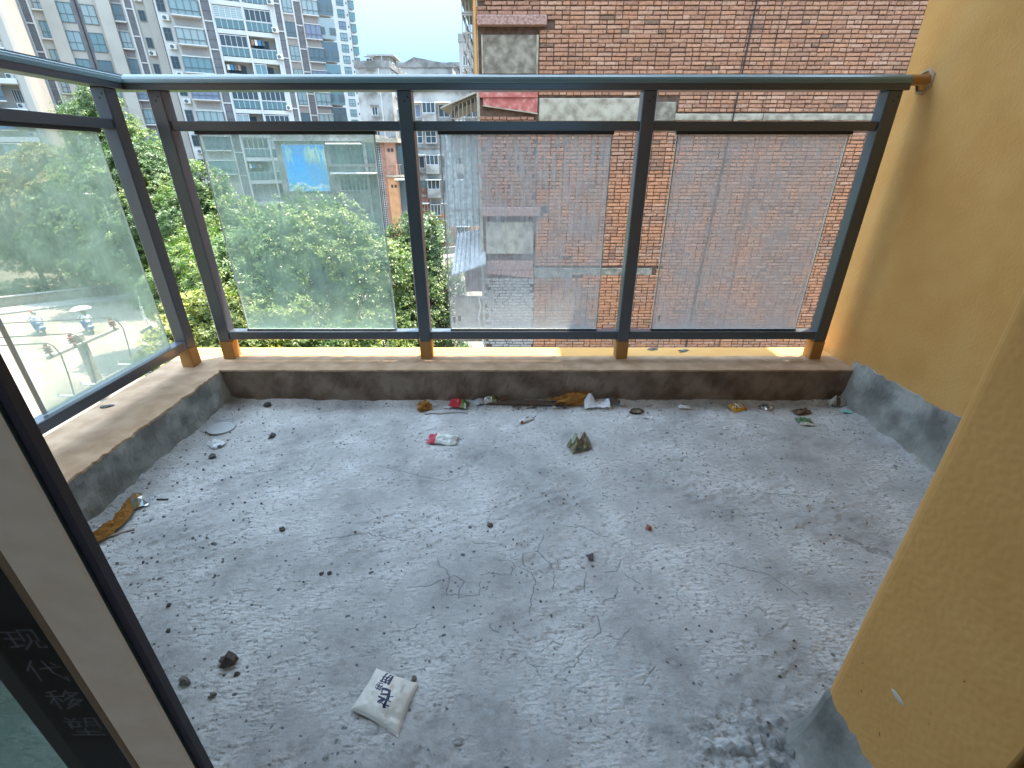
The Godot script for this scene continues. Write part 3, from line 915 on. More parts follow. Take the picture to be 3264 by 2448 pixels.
	# foam lumps
	single("foam_lump", "small round ochre foam lump with a hole by the front kerb", "foam", lump(211, Vector3(0.026, 0.026, 0.022), 0.9, 9, 13), foam, on_floor(-0.376, 1.742, 20))
	var big := lump(212, Vector3(0.080, 0.030, 0.026), 0.9, 12, 22)
	single("foam_lump", "long ragged ochre foam heap against the front kerb beside the white tissue", "foam", big, foam, on_floor(0.265, 1.778, 5))
	var rag := sheet(0.06, 0.19, 12, 26, func(u: float, v: float) -> float:
		return 0.004 + 0.030 * pow(sin(PI * clampf(u, 0.02, 0.98)), 0.6) * (0.75 + 0.5 * n.get_noise_2d(u * 4.0, v * 7.0)) + 0.004 * n.get_noise_2d(u * 13.0, v * 22.0),
		func(_u: float, _v: float) -> Color: return Color.WHITE, 0.002,
		func(u: float, v: float) -> Vector2:
			var w := 0.046 - 0.014 * v + 0.006 * n.get_noise_1d(v * 5.0)
			return Vector2(0.018 * sin(v * 4.0 - 0.6) + (u - 0.5) * w, (v - 0.5) * 0.19))
	single("foam_strip", "long twisted ochre foam strip on the floor beside the left kerb", "foam", rag, foam, on_floor(-1.163, 1.035, 2))
	# wrappers and papers: [name, label, category, x, f, width, depth, turn, bulge, crumple, kind, colours]
	var two := func(a: Color, b: Color, cut: float) -> Callable:
		return func(u: float, _v: float) -> Color: return a if u < cut else b
	var plain := func(a: Color) -> Callable:
		return func(_u: float, _v: float) -> Color: return a
	var items := [
		["red_packet", "small red sweet packet with a green and white end by the front kerb", "packet", -0.231, 1.768, 0.070, 0.046, -14, 0.024, 0.010, gloss, func(u: float, v: float) -> Color: return Color(0.50, 0.03, 0.045) if u < 0.66 else (Color(0.10, 0.19, 0.05) if u < 0.9 or v > 0.4 else white)],
		["paper_scrap", "little white torn scrap in front of the red packet", "paper", -0.278, 1.752, 0.032, 0.020, 10, 0.004, 0.006, paper, plain.call(white)],
		["paper_card", "square grey white card leaning at the left end of the brown strip", "card", -0.140, 1.785, 0.038, 0.036, 28, 0.016, 0.004, paper, plain.call(Color(0.45, 0.46, 0.49))],
		["sweet_wrapper", "silver and green crumpled wrapper behind the square card at the kerb", "wrapper", -0.095, 1.783, 0.052, 0.026, 12, 0.022, 0.014, foil, two.call(Color(0.6, 0.62, 0.6), Color(0.22, 0.28, 0.10), 0.62)],
		["paper_tag", "tiny beige tag on the floor before the long foam heap", "paper", 0.180, 1.745, 0.016, 0.020, 8, 0.004, 0.003, paper, plain.call(Color(0.42, 0.40, 0.36))],
		["dry_leaf", "curled oval dry leaf with raised rim right of the white tissue", "leaf", 0.524, 1.708, 0.056, 0.034, 14, 0.002, 0.006, paper, func(u: float, v: float) -> Color: return Color(0.20, 0.18, 0.13) if absf(u - 0.5) < 0.36 and absf(v - 0.5) < 0.34 else Color(0.09, 0.075, 0.05)],
		["paper_scrap", "flat white triangular scrap in front of the oval dry leaf", "paper", 0.556, 1.664, 0.040, 0.024, -8, 0.002, 0.003, paper, plain.call(white)],
		["paper_card", "small curled white card with dark print near the middle of the kerb", "card", 0.735, 1.747, 0.040, 0.026, -6, 0.008, 0.003, paper, func(u: float, v: float) -> Color: return Color(0.06, 0.06, 0.07) if absf(u - 0.55) < 0.22 and v > 0.45 else white],
		["foil_sachet", "diamond shaped silver grey sachet beside the yellow snack bag", "packet", 1.087, 1.749, 0.042, 0.040, 42, 0.005, 0.006, foil, func(u: float, v: float) -> Color: return Color(0.20, 0.20, 0.24) if absf(u - 0.5) < 0.3 and absf(v - 0.5) < 0.3 else Color(0.55, 0.57, 0.56)],
		["green_packet", "dark green packet with a white end in the right corner of the floor", "packet", 1.186, 1.628, 0.050, 0.044, -6, 0.012, 0.006, gloss, func(_u: float, v: float) -> Color: return white if v < 0.14 else (Color(0.07, 0.16, 0.065) if v < 0.74 else Color(0.13, 0.22, 0.11))],
		["brown_paper", "flat brown paper piece behind the green packet", "paper", 1.220, 1.712, 0.066, 0.030, 14, 0.010, 0.008, paper, plain.call(Color(0.13, 0.085, 0.055))],
		["white_wrapper", "crumpled white wrapper in the far right corner against the kerb", "wrapper", 1.392, 1.760, 0.058, 0.030, -10, 0.026, 0.016, paper, func(u: float, v: float) -> Color: return Color(0.10, 0.08, 0.07) if absf(u - 0.5) < 0.12 and v < 0.6 else Color(0.48, 0.46, 0.43)],
		["teal_sachet", "thin pale teal sachet at the foot of the yellow wall", "packet", 1.405, 1.695, 0.044, 0.016, -28, 0.003, 0.003, gloss, plain.call(Color(0.22, 0.55, 0.50))],
		["paper_tag", "tiny white printed label alone on the floor below the small curled card", "paper", 0.845, 1.578, 0.018, 0.014, 8, 0.001, 0.001, paper, func(u: float, v: float) -> Color: return Color(0.25, 0.26, 0.28) if absf(v - 0.5) < 0.2 and u > 0.3 else white],
		["red_white_card", "folded white card with a red end, alone on the floor left of the middle", "card", -0.262, 1.489, 0.092, 0.052, -6, 0.014, 0.009, gloss, two.call(Color(0.55, 0.05, 0.085), Color(0.70, 0.75, 0.73), 0.30)],
		["rolled_strip", "narrow rolled white strip with a black line in the middle of the floor", "paper", 0.058, 1.635, 0.054, 0.020, 34, 0.010, 0.004, gloss, func(u: float, v: float) -> Color: return Color(0.03, 0.03, 0.03) if v > 0.38 and v < 0.62 and u > 0.35 else (Color(0.25, 0.07, 0.05) if u < 0.2 and v < 0.4 else white)],
		["silver_foil", "folded shiny silver wrapper below the round lid at the left", "wrapper", -1.106, 1.466, 0.048, 0.036, -32, 0.010, 0.007, gloss, two.call(Color(0.62, 0.68, 0.74), Color(0.72, 0.78, 0.84), 0.4)],
		["brown_leaf", "brown curled leaf stuck at the kerb just right of the white tissue", "leaf", 0.440, 1.775, 0.050, 0.026, -35, 0.020, 0.010, paper, plain.call(Color(0.13, 0.10, 0.085))],
		["paper_scrap", "small white scrap beside the brown curled leaf at the kerb", "paper", 0.470, 1.765, 0.018, 0.022, 20, 0.014, 0.006, paper, plain.call(Color(0.5, 0.52, 0.52))],
	]
	for it in items:
		var bulge: float = it[8]
		var cr: float = it[9]
		var sd := float(it[3]) * 37.0 + float(it[4]) * 11.0
		var w: float = it[5] * 1.18
		var d: float = it[6] * 1.18
		var isleaf: bool = it[2] == "leaf"
		var istri: bool = String(it[1]).contains("triangular") or String(it[1]).contains("torn")
		var m := sheet(w, d, 10, 8, func(u: float, v: float) -> float:
			var b := sin(PI * u) * sin(PI * v)
			var rim := 0.0
			if isleaf: rim = bulge * 3.0 * pow(absf(v - 0.5) * 2.0, 3.0) * (1.0 if bulge < 0.01 else 0.2)
			return maxf(0.0, 0.001 + bulge * pow(b, 0.6) + rim + cr * (0.5 + n.get_noise_2d(sd + u * 2.6, v * 2.6)) + cr * 0.5 * n.get_noise_2d(sd + u * 7.0, v * 7.0)),
			it[11], 0.0012,
			func(u: float, v: float) -> Vector2:
				var k := 1.0
				if isleaf: k = 0.10 + 0.90 * sin(PI * clampf(u * 0.98 + 0.01, 0.0, 1.0))
				if istri: k = 0.15 + 0.85 * u
				return Vector2((u - 0.5) * w * (1.0 + 0.10 * n.get_noise_2d(sd, v * 3.0)) + 0.08 * d * n.get_noise_2d(sd + 5.0, v * 2.0), (v - 0.5) * d * k * (1.0 + 0.12 * n.get_noise_2d(sd + 9.0, u * 3.0))))
		single(it[0], it[1], it[2], m, it[10], on_floor(it[3], it[4], it[7], 0.0025))
	# the yellow snack bag with its printed front
	var yi := Image.create(128, 96, false, Image.FORMAT_RGB8)
	yi.fill(Color(0.76, 0.58, 0.20))
	yi.fill_rect(Rect2i(98, 0, 30, 96), Color(0.66, 0.46, 0.14))
	yi.fill_rect(Rect2i(46, 14, 50, 66), Color(0.80, 0.78, 0.72))
	for q in [[14, 66, 34, 44, 8], [22, 30, 38, 22, 7], [30, 80, 44, 58, 9], [10, 40, 20, 32, 6]]:
		stroke(yi, Vector2(q[0], q[1]), Vector2(q[2], q[3]), q[4], Color(0.36, 0.24, 0.07))
	for q in [[12, 56, 26, 62, 7], [26, 72, 34, 68, 6]]:
		stroke(yi, Vector2(q[0], q[1]), Vector2(q[2], q[3]), q[4], Color(0.88, 0.84, 0.70))
	# the dark block letters run down the bag
	for q in [[58, 18, 84, 18], [70, 18, 70, 30], [58, 24, 84, 30], [60, 38, 84, 38], [60, 38, 60, 50], [72, 38, 72, 50], [84, 44, 60, 50], [62, 60, 82, 60], [62, 60, 62, 74], [82, 60, 82, 74], [72, 66, 72, 74]]:
		stroke(yi, Vector2(q[0], q[1]), Vector2(q[2], q[3]), 4.5, Color(0.17, 0.17, 0.19))
	var ym := sheet(0.072, 0.048, 12, 8, func(u: float, v: float) -> float:
		return 0.002 + 0.016 * pow(sin(PI * u) * sin(PI * v), 0.6) + 0.010 * v + 0.006 * n.get_noise_2d(u * 3.0 + 50.0, v * 3.0), func(_u: float, _v: float) -> Color: return Color.WHITE)
	single("snack_bag", "small yellow snack bag with dark block print near the front kerb", "packet", ym, printed(yi, 0.4), on_floor(0.958, 1.738, 20))
	# the white tissue: three raised tips
	var tm := sheet(0.105, 0.07, 16, 12, func(u: float, v: float) -> float:
		var a := 0.050 * exp(-(pow((u - 0.25) / 0.20, 2.0) + pow((v - 0.8) / 0.35, 2.0)))
		var b := 0.030 * exp(-(pow((u - 0.98) / 0.16, 2.0) + pow((v - 0.5) / 0.40, 2.0)))
		return 0.006 + a + b + 0.010 * absf(n.get_noise_2d(u * 3.0 + 7.0, v * 3.0)),
		plain.call(Color(0.74, 0.76, 0.82)), 0.001,
		func(u: float, v: float) -> Vector2: return Vector2((u - 0.5) * 0.105, (v - 0.5) * 0.07 * (0.55 + 0.45 * absf(u - 0.45) * 2.0)))
	single("white_tissue", "large crumpled white tissue with raised tips beside the ochre foam heap", "tissue", tm, paper, on_floor(0.360, 1.752, 0))
	# the olive wrapper standing like a tent with two humps
	var om := sheet(0.095, 0.062, 18, 12, func(u: float, v: float) -> float:
		var a := 0.056 * exp(-pow((u - 0.30) / 0.17, 2.0)) * (0.35 + 0.65 * smoothstep(0.0, 0.7, v))
		var b := 0.046 * exp(-pow((u - 0.73) / 0.16, 2.0)) * (0.25 + 0.75 * smoothstep(0.0, 0.8, v))
		return maxf(a, b) * (0.85 + 0.5 * n.get_noise_2d(u * 2.2 + 31.0, v * 2.6)) + 0.010 * absf(n.get_noise_2d(u * 4.0 + 17.0, v * 5.0)) + 0.006 * (1.0 - smoothstep(0.0, 0.25, v)) * absf(n.get_noise_2d(u * 6.0, 3.0)),
		func(u: float, v: float) -> Color:
			if v > 0.62 and v < 0.92 and u < 0.42 and u > 0.18: return Color(0.46, 0.50, 0.40)
			if v > 0.90: return Color(0.50, 0.50, 0.42)
			if u > 0.52 and u < 0.72 and v > 0.4: return Color(0.18, 0.105, 0.075)
			return Color(0.19, 0.175, 0.095),
		0.001, func(u: float, v: float) -> Vector2:
			return Vector2((u - 0.5) * 0.095 * (0.85 + 0.15 * v), (v - 0.5) * 0.062 + 0.02 * (u - 0.4)))
	single("olive_wrapper", "creased olive and cream wrapper standing like a tent, alone right of the middle", "wrapper", om, gloss, on_floor(0.252, 1.447, 8))
	# crumpled mirror foil
	var fm := sheet(0.052, 0.046, 5, 5, func(u: float, v: float) -> float:
		return 0.004 + 0.042 * pow(sin(PI * u) * sin(PI * v), 0.8) + 0.012 * absf(n.get_noise_2d(u * 9.0 + 71.0, v * 9.0)),
		func(u: float, v: float) -> Color: return Color(0.62, 0.58, 0.30) if v > 0.8 and u < 0.6 else Color(0.80, 0.82, 0.83), 0.001)
	single("foil_ball", "crumpled mirror foil piece at the top end of the long foam strip", "foil", fm, tinted(0.12, 0.95), on_floor(-1.150, 1.130, 30))
	# round clear lid pressed into the mortar
	var lm := Mesher.new()
	lm.lathe([Vector2(0.0505, 0.0), Vector2(0.0505, 0.006), Vector2(0.047, 0.0065), Vector2(0.045, 0.004), Vector2(0.0, 0.0045)], Vector3.ZERO, Vector3.UP, 40)
	var lid := mat(0.42, 0.46, 0.49, 0.45)
	single("plastic_lid", "flat round pale lid lying on the floor in the far left corner", "lid", lm.mesh(), lid, on_floor(-1.150, 1.580, 0, 0.004) * Transform3D(Basis(Vector3.FORWARD, 0.06), Vector3.ZERO))
	# brown strip along the kerb, thin at the left
	var bm := Mesher.new()
	bm.prism([Vector2(-0.165, -0.012), Vector2(0.165, -0.016), Vector2(0.165, 0.010), Vector2(-0.06, 0.012)], 0.0, 0.010, Basis(Vector3.RIGHT, Vector3(0, 0.25, -0.97), Vector3(0, 0.97, 0.25)))
	single("brown_strip", "long flat dark brown strip lying along the foot of the front kerb", "strip", bm.mesh(), mat(0.105, 0.072, 0.055, 0.6), on_floor(0.04, 1.775, -2, 0.004))
	# sticks
	var sticks := [
		["twig", "thin crooked grey twig in front of the red packet", [-0.365, 1.695, -0.335, 1.704, -0.30, 1.700, -0.25, 1.712, -0.20, 1.712, -0.185, 1.700], 0.0028, Color(0.30, 0.29, 0.28)],
		["paper_stick", "short white paper stick at the right end of the crooked twig", [-0.184, 1.702, -0.172, 1.686], 0.0022, Color(0.65, 0.66, 0.67)],
		["wooden_stick", "thin wooden stick under the near end of the long foam strip", [-1.150, 0.985, -1.105, 1.010, -1.085, 1.022], 0.004, Color(0.36, 0.30, 0.26)],
		["black_sliver", "thin dark sliver on the floor right of the mirror foil", [-1.105, 1.146, -1.075, 1.152], 0.003, Color(0.05, 0.05, 0.055)],
		["match_stick", "tiny yellowish match stick leaning at the kerb above the small curled card", [0.725, 1.768, 0.745, 1.785], 0.0016, Color(0.42, 0.30, 0.15)],
		["dark_twig", "short dark twig lying before the brown strip at the kerb", [0.06, 1.742, 0.10, 1.748], 0.0035, Color(0.10, 0.085, 0.075)],
	]
	for s in sticks:
		var pts := []
		var c: Array = s[2]
		for i in range(0, c.size(), 2):
			pts.append(Vector3(c[i] - c[0], floor_y(c[i], c[i + 1]) - floor_y(c[0], c[1]), -(c[i + 1] - c[1])))
		var m := Mesher.new()
		m.tube(pts, s[3], 6)
		var cc: Color = s[4]
		single(s[0], s[1], "stick", m.mesh(), mat(cc.r, cc.g, cc.b, 0.9), at(c[0], floor_y(c[0], c[1]) + s[3] * 0.7, -c[1]))
	# stones and clods that one can point at
	var stones := [
		["stone", "smooth dark brown stone at the left end of the front kerb", -1.05, 1.757, 0.022, dark_clod, 0.35],
		["dirt_clod", "black dirt clod with fibres right of the round lid", -0.921, 1.520, 0.019, dark_clod, 1.1],
		["dirt_clod", "black crumbling clod below the silver wrapper at the left", -1.071, 1.384, 0.017, dark_clod, 1.2],
		["dirt_clod", "brown grey clod alone in the middle of the floor", -0.064, 1.040, 0.013, clod, 0.9],
		["brick_chip", "small orange brick chip lying right of the middle of the floor", 0.392, 1.023, 0.014, mat(0.34, 0.13, 0.075, 0.95), 0.7],
		["dirt_clod", "largest rough brown clod in the lower left of the floor", -0.602, 0.630, 0.024, noisy(noise(206, 0.05, 5), [[0.2, Color(0.06, 0.048, 0.045)], [0.8, Color(0.17, 0.14, 0.13)]], 0.1, 0.95), 1.2],
		["pebble", "dark pebble right below the largest brown clod", -0.570, 0.606, 0.008, dark_clod, 0.7],
		["pebble", "dark pebble near the door edge, upper of two in a column", -0.818, 0.768, 0.008, dark_clod, 0.7],
		["pebble", "dark pebble near the door edge, lower of two in a column", -0.774, 0.701, 0.008, dark_clod, 0.7],
		["pebble", "left one of two dark pebbles lying side by side", -0.490, 0.864, 0.008, dark_clod, 0.7],
		["pebble", "right one of two dark pebbles lying side by side", -0.470, 0.866, 0.008, dark_clod, 0.7],
		["mortar_crumb", "elongated grey mortar crumb by the dark door edge", -0.665, 0.588, 0.012, clod, 0.8],
		["mortar_crumb", "lumpy grey mortar crumb between the door edge and the tissue packet", -0.596, 0.563, 0.010, clod, 0.9],
		["pebble", "small grey stone touching the far edge of the tissue packet", -0.200, 0.592, 0.009, clod, 0.6],
		["mortar_crumb", "flat whitish mortar flake right of the tissue packet near the bottom", -0.101, 0.483, 0.012, mat(0.40, 0.42, 0.43, 0.95), 0.8],
		["mortar_crumb", "round pale mortar crumb at the bottom left of the tissue packet", -0.331, 0.455, 0.009, mat(0.36, 0.38, 0.39, 0.95), 0.7],
		["pebble", "pale flat stone near the foot of the yellow wall at the right", 1.322, 1.502, 0.010, mat(0.45, 0.44, 0.42, 0.9), 0.5],
		["dirt_clod", "pitted dark grey crust right of the cracks in the floor", 0.210, 0.915, 0.016, dark_clod, 1.4],
		["dirt_clod", "small black clump in the left middle of the floor", -0.66, 1.02, 0.013, dark_clod, 1.2],
	]
	for s in stones:
		var r: float = s[4] * 0.66
		var flat := 0.55 if String(s[1]).contains("flat") or String(s[1]).contains("crust") else 0.8
		var q := lump(int(absf(s[2]) * 1000.0 + s[3] * 77.0), Vector3(r * (1.6 if String(s[1]).contains("elong") else 1.1), r * flat, r * 0.9), s[6], 6, 9)
		single(s[0], s[1], "stone" if s[0] != "dirt_clod" else "clod", q, s[5], on_floor(s[2], s[3], s[2] * 300.0))
	# leaves and bits in the heap on the brown strip
	var leafcols := [Color(0.17, 0.10, 0.055), Color(0.12, 0.085, 0.06), Color(0.24, 0.16, 0.09), Color(0.10, 0.075, 0.06), Color(0.33, 0.22, 0.13)]
	var spots := [[-0.035, 1.785, 0.04, "topmost brown leaf at the left part of the brown strip"], [0.02, 1.752, 0.045, "brown curled leaf in front of the middle of the brown strip"], [0.09, 1.765, 0.05, "light brown leaf near the right part of the brown strip"], [0.215, 1.748, 0.04, "dark leaf tucked under the left end of the long foam heap"], [0.155, 1.775, 0.03, "pale tan leaf piece right at the end of the brown strip"]]
	for i in spots.size():
		var s: Array = spots[i]
		var w: float = s[2]
		var m := sheet(w, w * 0.5, 8, 6, func(u: float, v: float) -> float: return 0.003 + 0.014 * absf(v - 0.5) + 0.012 * absf(n.get_noise_2d(u * 3.0 + i * 9.0, v * 3.0)),
			plain.call(leafcols[i]), 0.001, func(u: float, v: float) -> Vector2: return Vector2((u - 0.5) * w, (v - 0.5) * w * 0.5 * (0.1 + 0.9 * sin(PI * clampf(u, 0.01, 0.99)))))
		single("dry_leaf", s[3], "leaf", m, paper, on_floor(s[0], s[1], i * 41.0, 0.010 if i in [0, 4] else 0.0))
	var ks := [[0.66, 2.025, "grey flake of old mortar on the kerb top right of the third post"], [0.795, 2.005, "dark flaky mortar piece on the kerb top below the right pane"]]
	for s in ks:
		single("mortar_flake", s[2], "stone", lump(int(s[0] * 900), Vector3(0.028, 0.005, 0.012), 1.1, 6, 11), clod, at(s[0], 0.158, -s[1], 0.4))
	single("dry_leaf", "dark dry leaf lying on the painted top of the left kerb", "leaf", lump(917, Vector3(0.022, 0.004, 0.011), 1.0, 6, 11), dark_clod, at(-1.452, 0.159, -1.467, 0.5))
	# crumbs nobody could count
	var r := RandomNumberGenerator.new()
	r.seed = 99
	var mm := MultiMesh.new()
	mm.transform_format = MultiMesh.TRANSFORM_3D
	mm.use_colors = true
	mm.mesh = lump(231, Vector3(1, 0.7, 0.9), 0.8, 4, 6)
	var tr := []
	while tr.size() < 3400:
		var x := r.randf_range(-1.22, 1.40)
		var f := r.randf_range(0.36, 1.79)
		var dens := 0.10 + 0.55 * clampf(nz.m.get_noise_2d(x, f) * 1.5 + 0.3, 0.0, 1.0)
		if x < -0.5: dens += 0.25
		if x < -0.95: dens += 0.3
		if f > 1.72 or x < -1.12: dens += 0.5
		if f < 0.55 and x > 0.36: dens += 0.6
		if x > 0.50 and f < 0.50: continue
		if r.randf() > dens: continue
		var s := 0.0008 + (0.0040 if x < -0.75 or f > 1.7 else 0.0030) * pow(r.randf(), 4.0)
		tr.append([Transform3D(Basis.from_euler(Vector3(r.randf() * 0.6, r.randf() * TAU, 0)).scaled(Vector3.ONE * s), Vector3(x, floor_y(x, f), -f)), r.randf()])
	mm.instance_count = tr.size()
	for i in tr.size():
		mm.set_instance_transform(i, tr[i][0])
		var g: float = 0.08 + 0.30 * tr[i][1] if tr[i][1] < 0.9 else 0.55
		mm.set_instance_color(i, Color(g, g, g * 1.02))
	var cr := MultiMeshInstance3D.new()
	cr.name = "cement_crumbs"
	cr.multimesh = mm
	cr.material_override = tinted(0.95)
	add_child(cr, true)
	tag(cr, "fine grey and black cement crumbs strewn over the balcony floor", "crumbs")
	cr.set_meta("kind", "stuff")

# ------------------------------------------------------------------ the brick building opposite
func brick_mesh(w: float, h: float, sd: int) -> ArrayMesh:
	var r := RandomNumberGenerator.new()
	r.seed = sd
	var m := Mesher.new()
	var c := 0.006
	var f := []
	var b := []
	var k := []
	for q in [[-1, -1], [1, -1], [1, 1], [-1, 1]]:
		var jx := r.randf_range(-0.004, 0.004)
		var jy := r.randf_range(-0.003, 0.003)
		b.append(Vector3(q[0] * w * 0.5 + jx, q[1] * h * 0.5 + jy, 0.004))
		f.append(Vector3(q[0] * (w * 0.5 - c) + jx, q[1] * (h * 0.5 - c) + jy, 0.012 + r.randf_range(-0.002, 0.003)))
		k.append(Vector3(q[0] * w * 0.5 + jx, q[1] * h * 0.5 + jy, -0.02))
	m.quad(f[0], f[1], f[2], f[3])
	for i in 4:
		var j := (i + 1) % 4
		m.quad(b[i], b[j], f[j], f[i])
		m.quad(k[i], k[j], b[j], b[i])
	return m.mesh()

func build_brick_building():
	var F := -9.6
	var t := thing("brick_building", "red brick house wall opposite with cement patches and a column of bricked up windows", "building", at(0, GY, F))
	var Y := func(y: float) -> float: return y - GY
	obj("wall", one_box(Vector3(4.45, 9.5, -3.66), Vector3(10.1, 19.0, 7.30)), M.mortar, t)
	obj("roof", one_box(Vector3(4.45, 19.1, -3.66), Vector3(10.5, 0.2, 7.7)), M.cement, t)
	# bricks: stretchers and headers mixed, all of one course height
	var r := RandomNumberGenerator.new()
	r.seed = 4
	var grain := ramp_tex(noise(401, 0.03, 5), 512, [[0.22, Color(0.50, 0.47, 0.44)], [0.38, Color(0.86, 0.84, 0.82)], [0.8, Color(1.0, 0.98, 0.96)]])
	var base := StandardMaterial3D.new()
	base.albedo_texture = grain
	base.uv1_triplanar = true
	base.uv1_world_triplanar = true
	base.uv1_scale = Vector3.ONE / 0.9
	base.roughness = 0.92
	var tones := [Color(0.40, 0.205, 0.128), Color(0.415, 0.217, 0.138), Color(0.385, 0.19, 0.115), Color(0.425, 0.235, 0.155), Color(0.375, 0.19, 0.12), Color(0.405, 0.203, 0.12), Color(0.435, 0.25, 0.17), Color(0.34, 0.175, 0.115), Color(0.21, 0.125, 0.085), Color(0.34, 0.18, 0.12)]
	var tone_mats := []
	for c in tones:
		var m: StandardMaterial3D = base.duplicate()
		m.albedo_color = c.linear_to_srgb()
		tone_mats.append(m)
	var multi: StandardMaterial3D = base.duplicate()
	multi.vertex_color_use_as_albedo = true
	var long := []
	var short := []
	for k in 4:
		long.append(brick_mesh(0.236, 0.051, 500 + k)); short.append(brick_mesh(0.111, 0.051, 520 + k))
	# [x0, x1, y0, y1] where something other than brick shows
	var holes := [[-0.62, 0.60, 2.93, 3.11], [-0.53, 0.47, 2.28, 2.95], [-0.62, 0.47, 1.68, 2.08], [0.46, 2.94, 1.56, 1.95], [2.58, 6.55, 1.575, 1.71], [-0.62, 0.56, -0.05, 0.145], [-0.56, 0.44, -1.25, -0.03], [0.42, 1.25, -1.26, -1.03], [1.22, 2.88, -1.20, -1.03]]
	var spots := []
	var course := 0.0632
	var row := 0
	var y := -3.75
	var pick := noise(402, 0.8, 3)
	while y < 4.4:
		var x := -0.6 - r.randf_range(0.0, 0.12)
		while x < 7.9:
			var is_long := r.randf() < (0.62 if row % 2 == 0 else 0.5)
			var w := 0.25 if is_long else 0.124
			var cx := x + w * 0.5
			if x < 0.45 and x + w > 0.47:                  # the joint beside the column of old windows
				is_long = false; w = 0.46 - x; cx = -99.0
				if w > 0.10: cx = x + w * 0.5
			var ok := cx > -0.56
			for h in holes:
				if cx + w * 0.4 > h[0] and cx - w * 0.4 < h[1] and y > h[2] - 0.005 and y < h[3] + 0.005: ok = false
			if ok:
				spots.append([cx, y + r.randf_range(-0.003, 0.003), is_long, w])
			x += w
		y += course
		row += 1
	spots.sort_custom(func(a, b): return a[1] > b[1] if absf(a[1] - b[1]) > 0.02 else a[0] < b[0])
	var rest := []
	var given := 0
	for s in spots:
		var kx := 0.0
		var scale := 1.0
		var mesh: Mesh = long[r.randi() % 4] if s[2] else short[r.randi() % 4]
		if not s[2] and absf(s[3] - 0.124) > 0.02: scale = (s[3] - 0.01) / 0.114
		var b := Basis.from_euler(Vector3(r.randf_range(-0.02, 0.02), r.randf_range(-0.012, 0.012), r.randf_range(-0.010, 0.010))) * Basis.from_scale(Vector3(scale, 1, 1))
		var tf := Transform3D(b, Vector3(s[0], Y.call(s[1]), r.randf_range(-0.003, 0.004)))
		var ti := r.randi() % 8
		var roll := r.randf()
		if roll > 0.972: ti = 8
		elif roll > 0.91: ti = 7
		var drift := pick.get_noise_2d(s[0], s[1] * 1.6)
		if s[0] < 0.46:
			ti = 9 if s[1] > 2.9 else (7 if s[1] > -0.2 else 10)
		if s[1] < 3.33 and s[1] > 0.0 and s[0] > 0.46 and s[0] < 6.95 and given < 300:
			obj("brick", mesh, tone_mats[mini(ti, 9)], t, tf)
			given += 1
		else:
			var c: Color = Color(0.36, 0.335, 0.31) if ti == 10 else tones[ti]
			if s[0] > 0.46 and s[1] < 1.4:
				c = c.lerp(Color(0.46, 0.19, 0.085), clampf(0.30 + drift, 0.0, 0.55))     # redder, cleaner brick lower down
			c = c * (1.0 + 0.2 * drift) * r.randf_range(0.93, 1.06)
			rest.append([tf, c, s[2]])
	for pass_long in [true, false]:
		for v in 4:
			var mine := []
			for i in rest.size():
				if rest[i][2] == pass_long and i % 4 == v: mine.append(rest[i])
			var mm := MultiMesh.new()
			mm.transform_format = MultiMesh.TRANSFORM_3D
			mm.use_colors = true
			mm.mesh = long[v] if pass_long else short[v]
			mm.instance_count = mine.size()
			for i in mine.size():
				mm.set_instance_transform(i, mine[i][0]); mm.set_instance_color(i, mine[i][1])
			var o := MultiMeshInstance3D.new()
			o.name = numbered(t, "brickwork")
			o.multimesh = mm
			o.material_override = multi
			t.add_child(o, true)
			o.set_meta("kind", "stuff")
	# the column of walled up windows at its left end
	var bx := func(called: String, x0: float, x1: float, y0: float, y1: float, out: float, m: Material, bev := 0.008) -> MeshInstance3D:
		return obj(called, one_box(Vector3((x0 + x1) * 0.5, Y.call((y0 + y1) * 0.5), (out - 0.05) * 0.5), Vector3(x1 - x0, y1 - y0, out + 0.05), bev), m, t)
	bx.call("lintel", -0.58, 0.575, 2.955, 3.095, 0.11, M.pink_stone, 0.012)
	bx.call("window_gap", -0.47, 0.45, 2.845, 2.955, -0.030, M.room_dark, 0.0)
	for k in 6:
		var x := -0.42 + k * 0.155
		bx.call("gap_brick", x, x + 0.115, 2.848, 2.93 + 0.012 * (k % 3), -0.012, tone_mats[7 if k % 2 else 8], 0.004)
	bx.call("cement_panel", -0.505, 0.452, 2.290, 2.842, 0.022, M.cement_dark, 0.006)
	bx.call("panel_edge", 0.415, 0.450, 2.288, 2.842, 0.034, M.cement, 0.004)
	bx.call("panel_edge", -0.520, -0.490, 2.288, 2.842, 0.034, M.cement, 0.004)
	bx.call("red_board", -0.575, 0.455, 1.935, 2.075, 0.055, M.red_sheet, 0.006)
	var m := Mesher.new()
	m.prism([Vector2(-0.51, 1.815 - GY), Vector2(0.445, 1.695 - GY), Vector2(0.455, 1.932 - GY), Vector2(-0.515, 1.932 - GY)], -0.04, 0.035)
	obj("red_board", m.mesh(), M.red_sheet, t)
	m = Mesher.new()
	m.prism([Vector2(-0.515, 1.805 - GY), Vector2(0.455, 1.683 - GY), Vector2(0.455, 1.700 - GY), Vector2(-0.515, 1.822 - GY)], -0.04, 0.055)
	obj("board_edge", m.mesh(), M.cement, t)
	bx.call("cement_band", 0.48, 2.33, 1.575, 1.930, 0.016, M.cement, 0.010)
	bx.call("cement_band", 2.332, 2.92, 1.580, 1.875, 0.013, M.cement_dark, 0.010)
	bx.call("cement_band", 2.922, 6.53, 1.588, 1.695, 0.012, M.cement, 0.010)
	bx.call("lintel", -0.60, 0.545, -0.035, 0.130, 0.11, M.pink_stone, 0.012)
	bx.call("window_gap", -0.53, 0.43, -0.145, -0.035, -0.030, M.room_dark, 0.0)
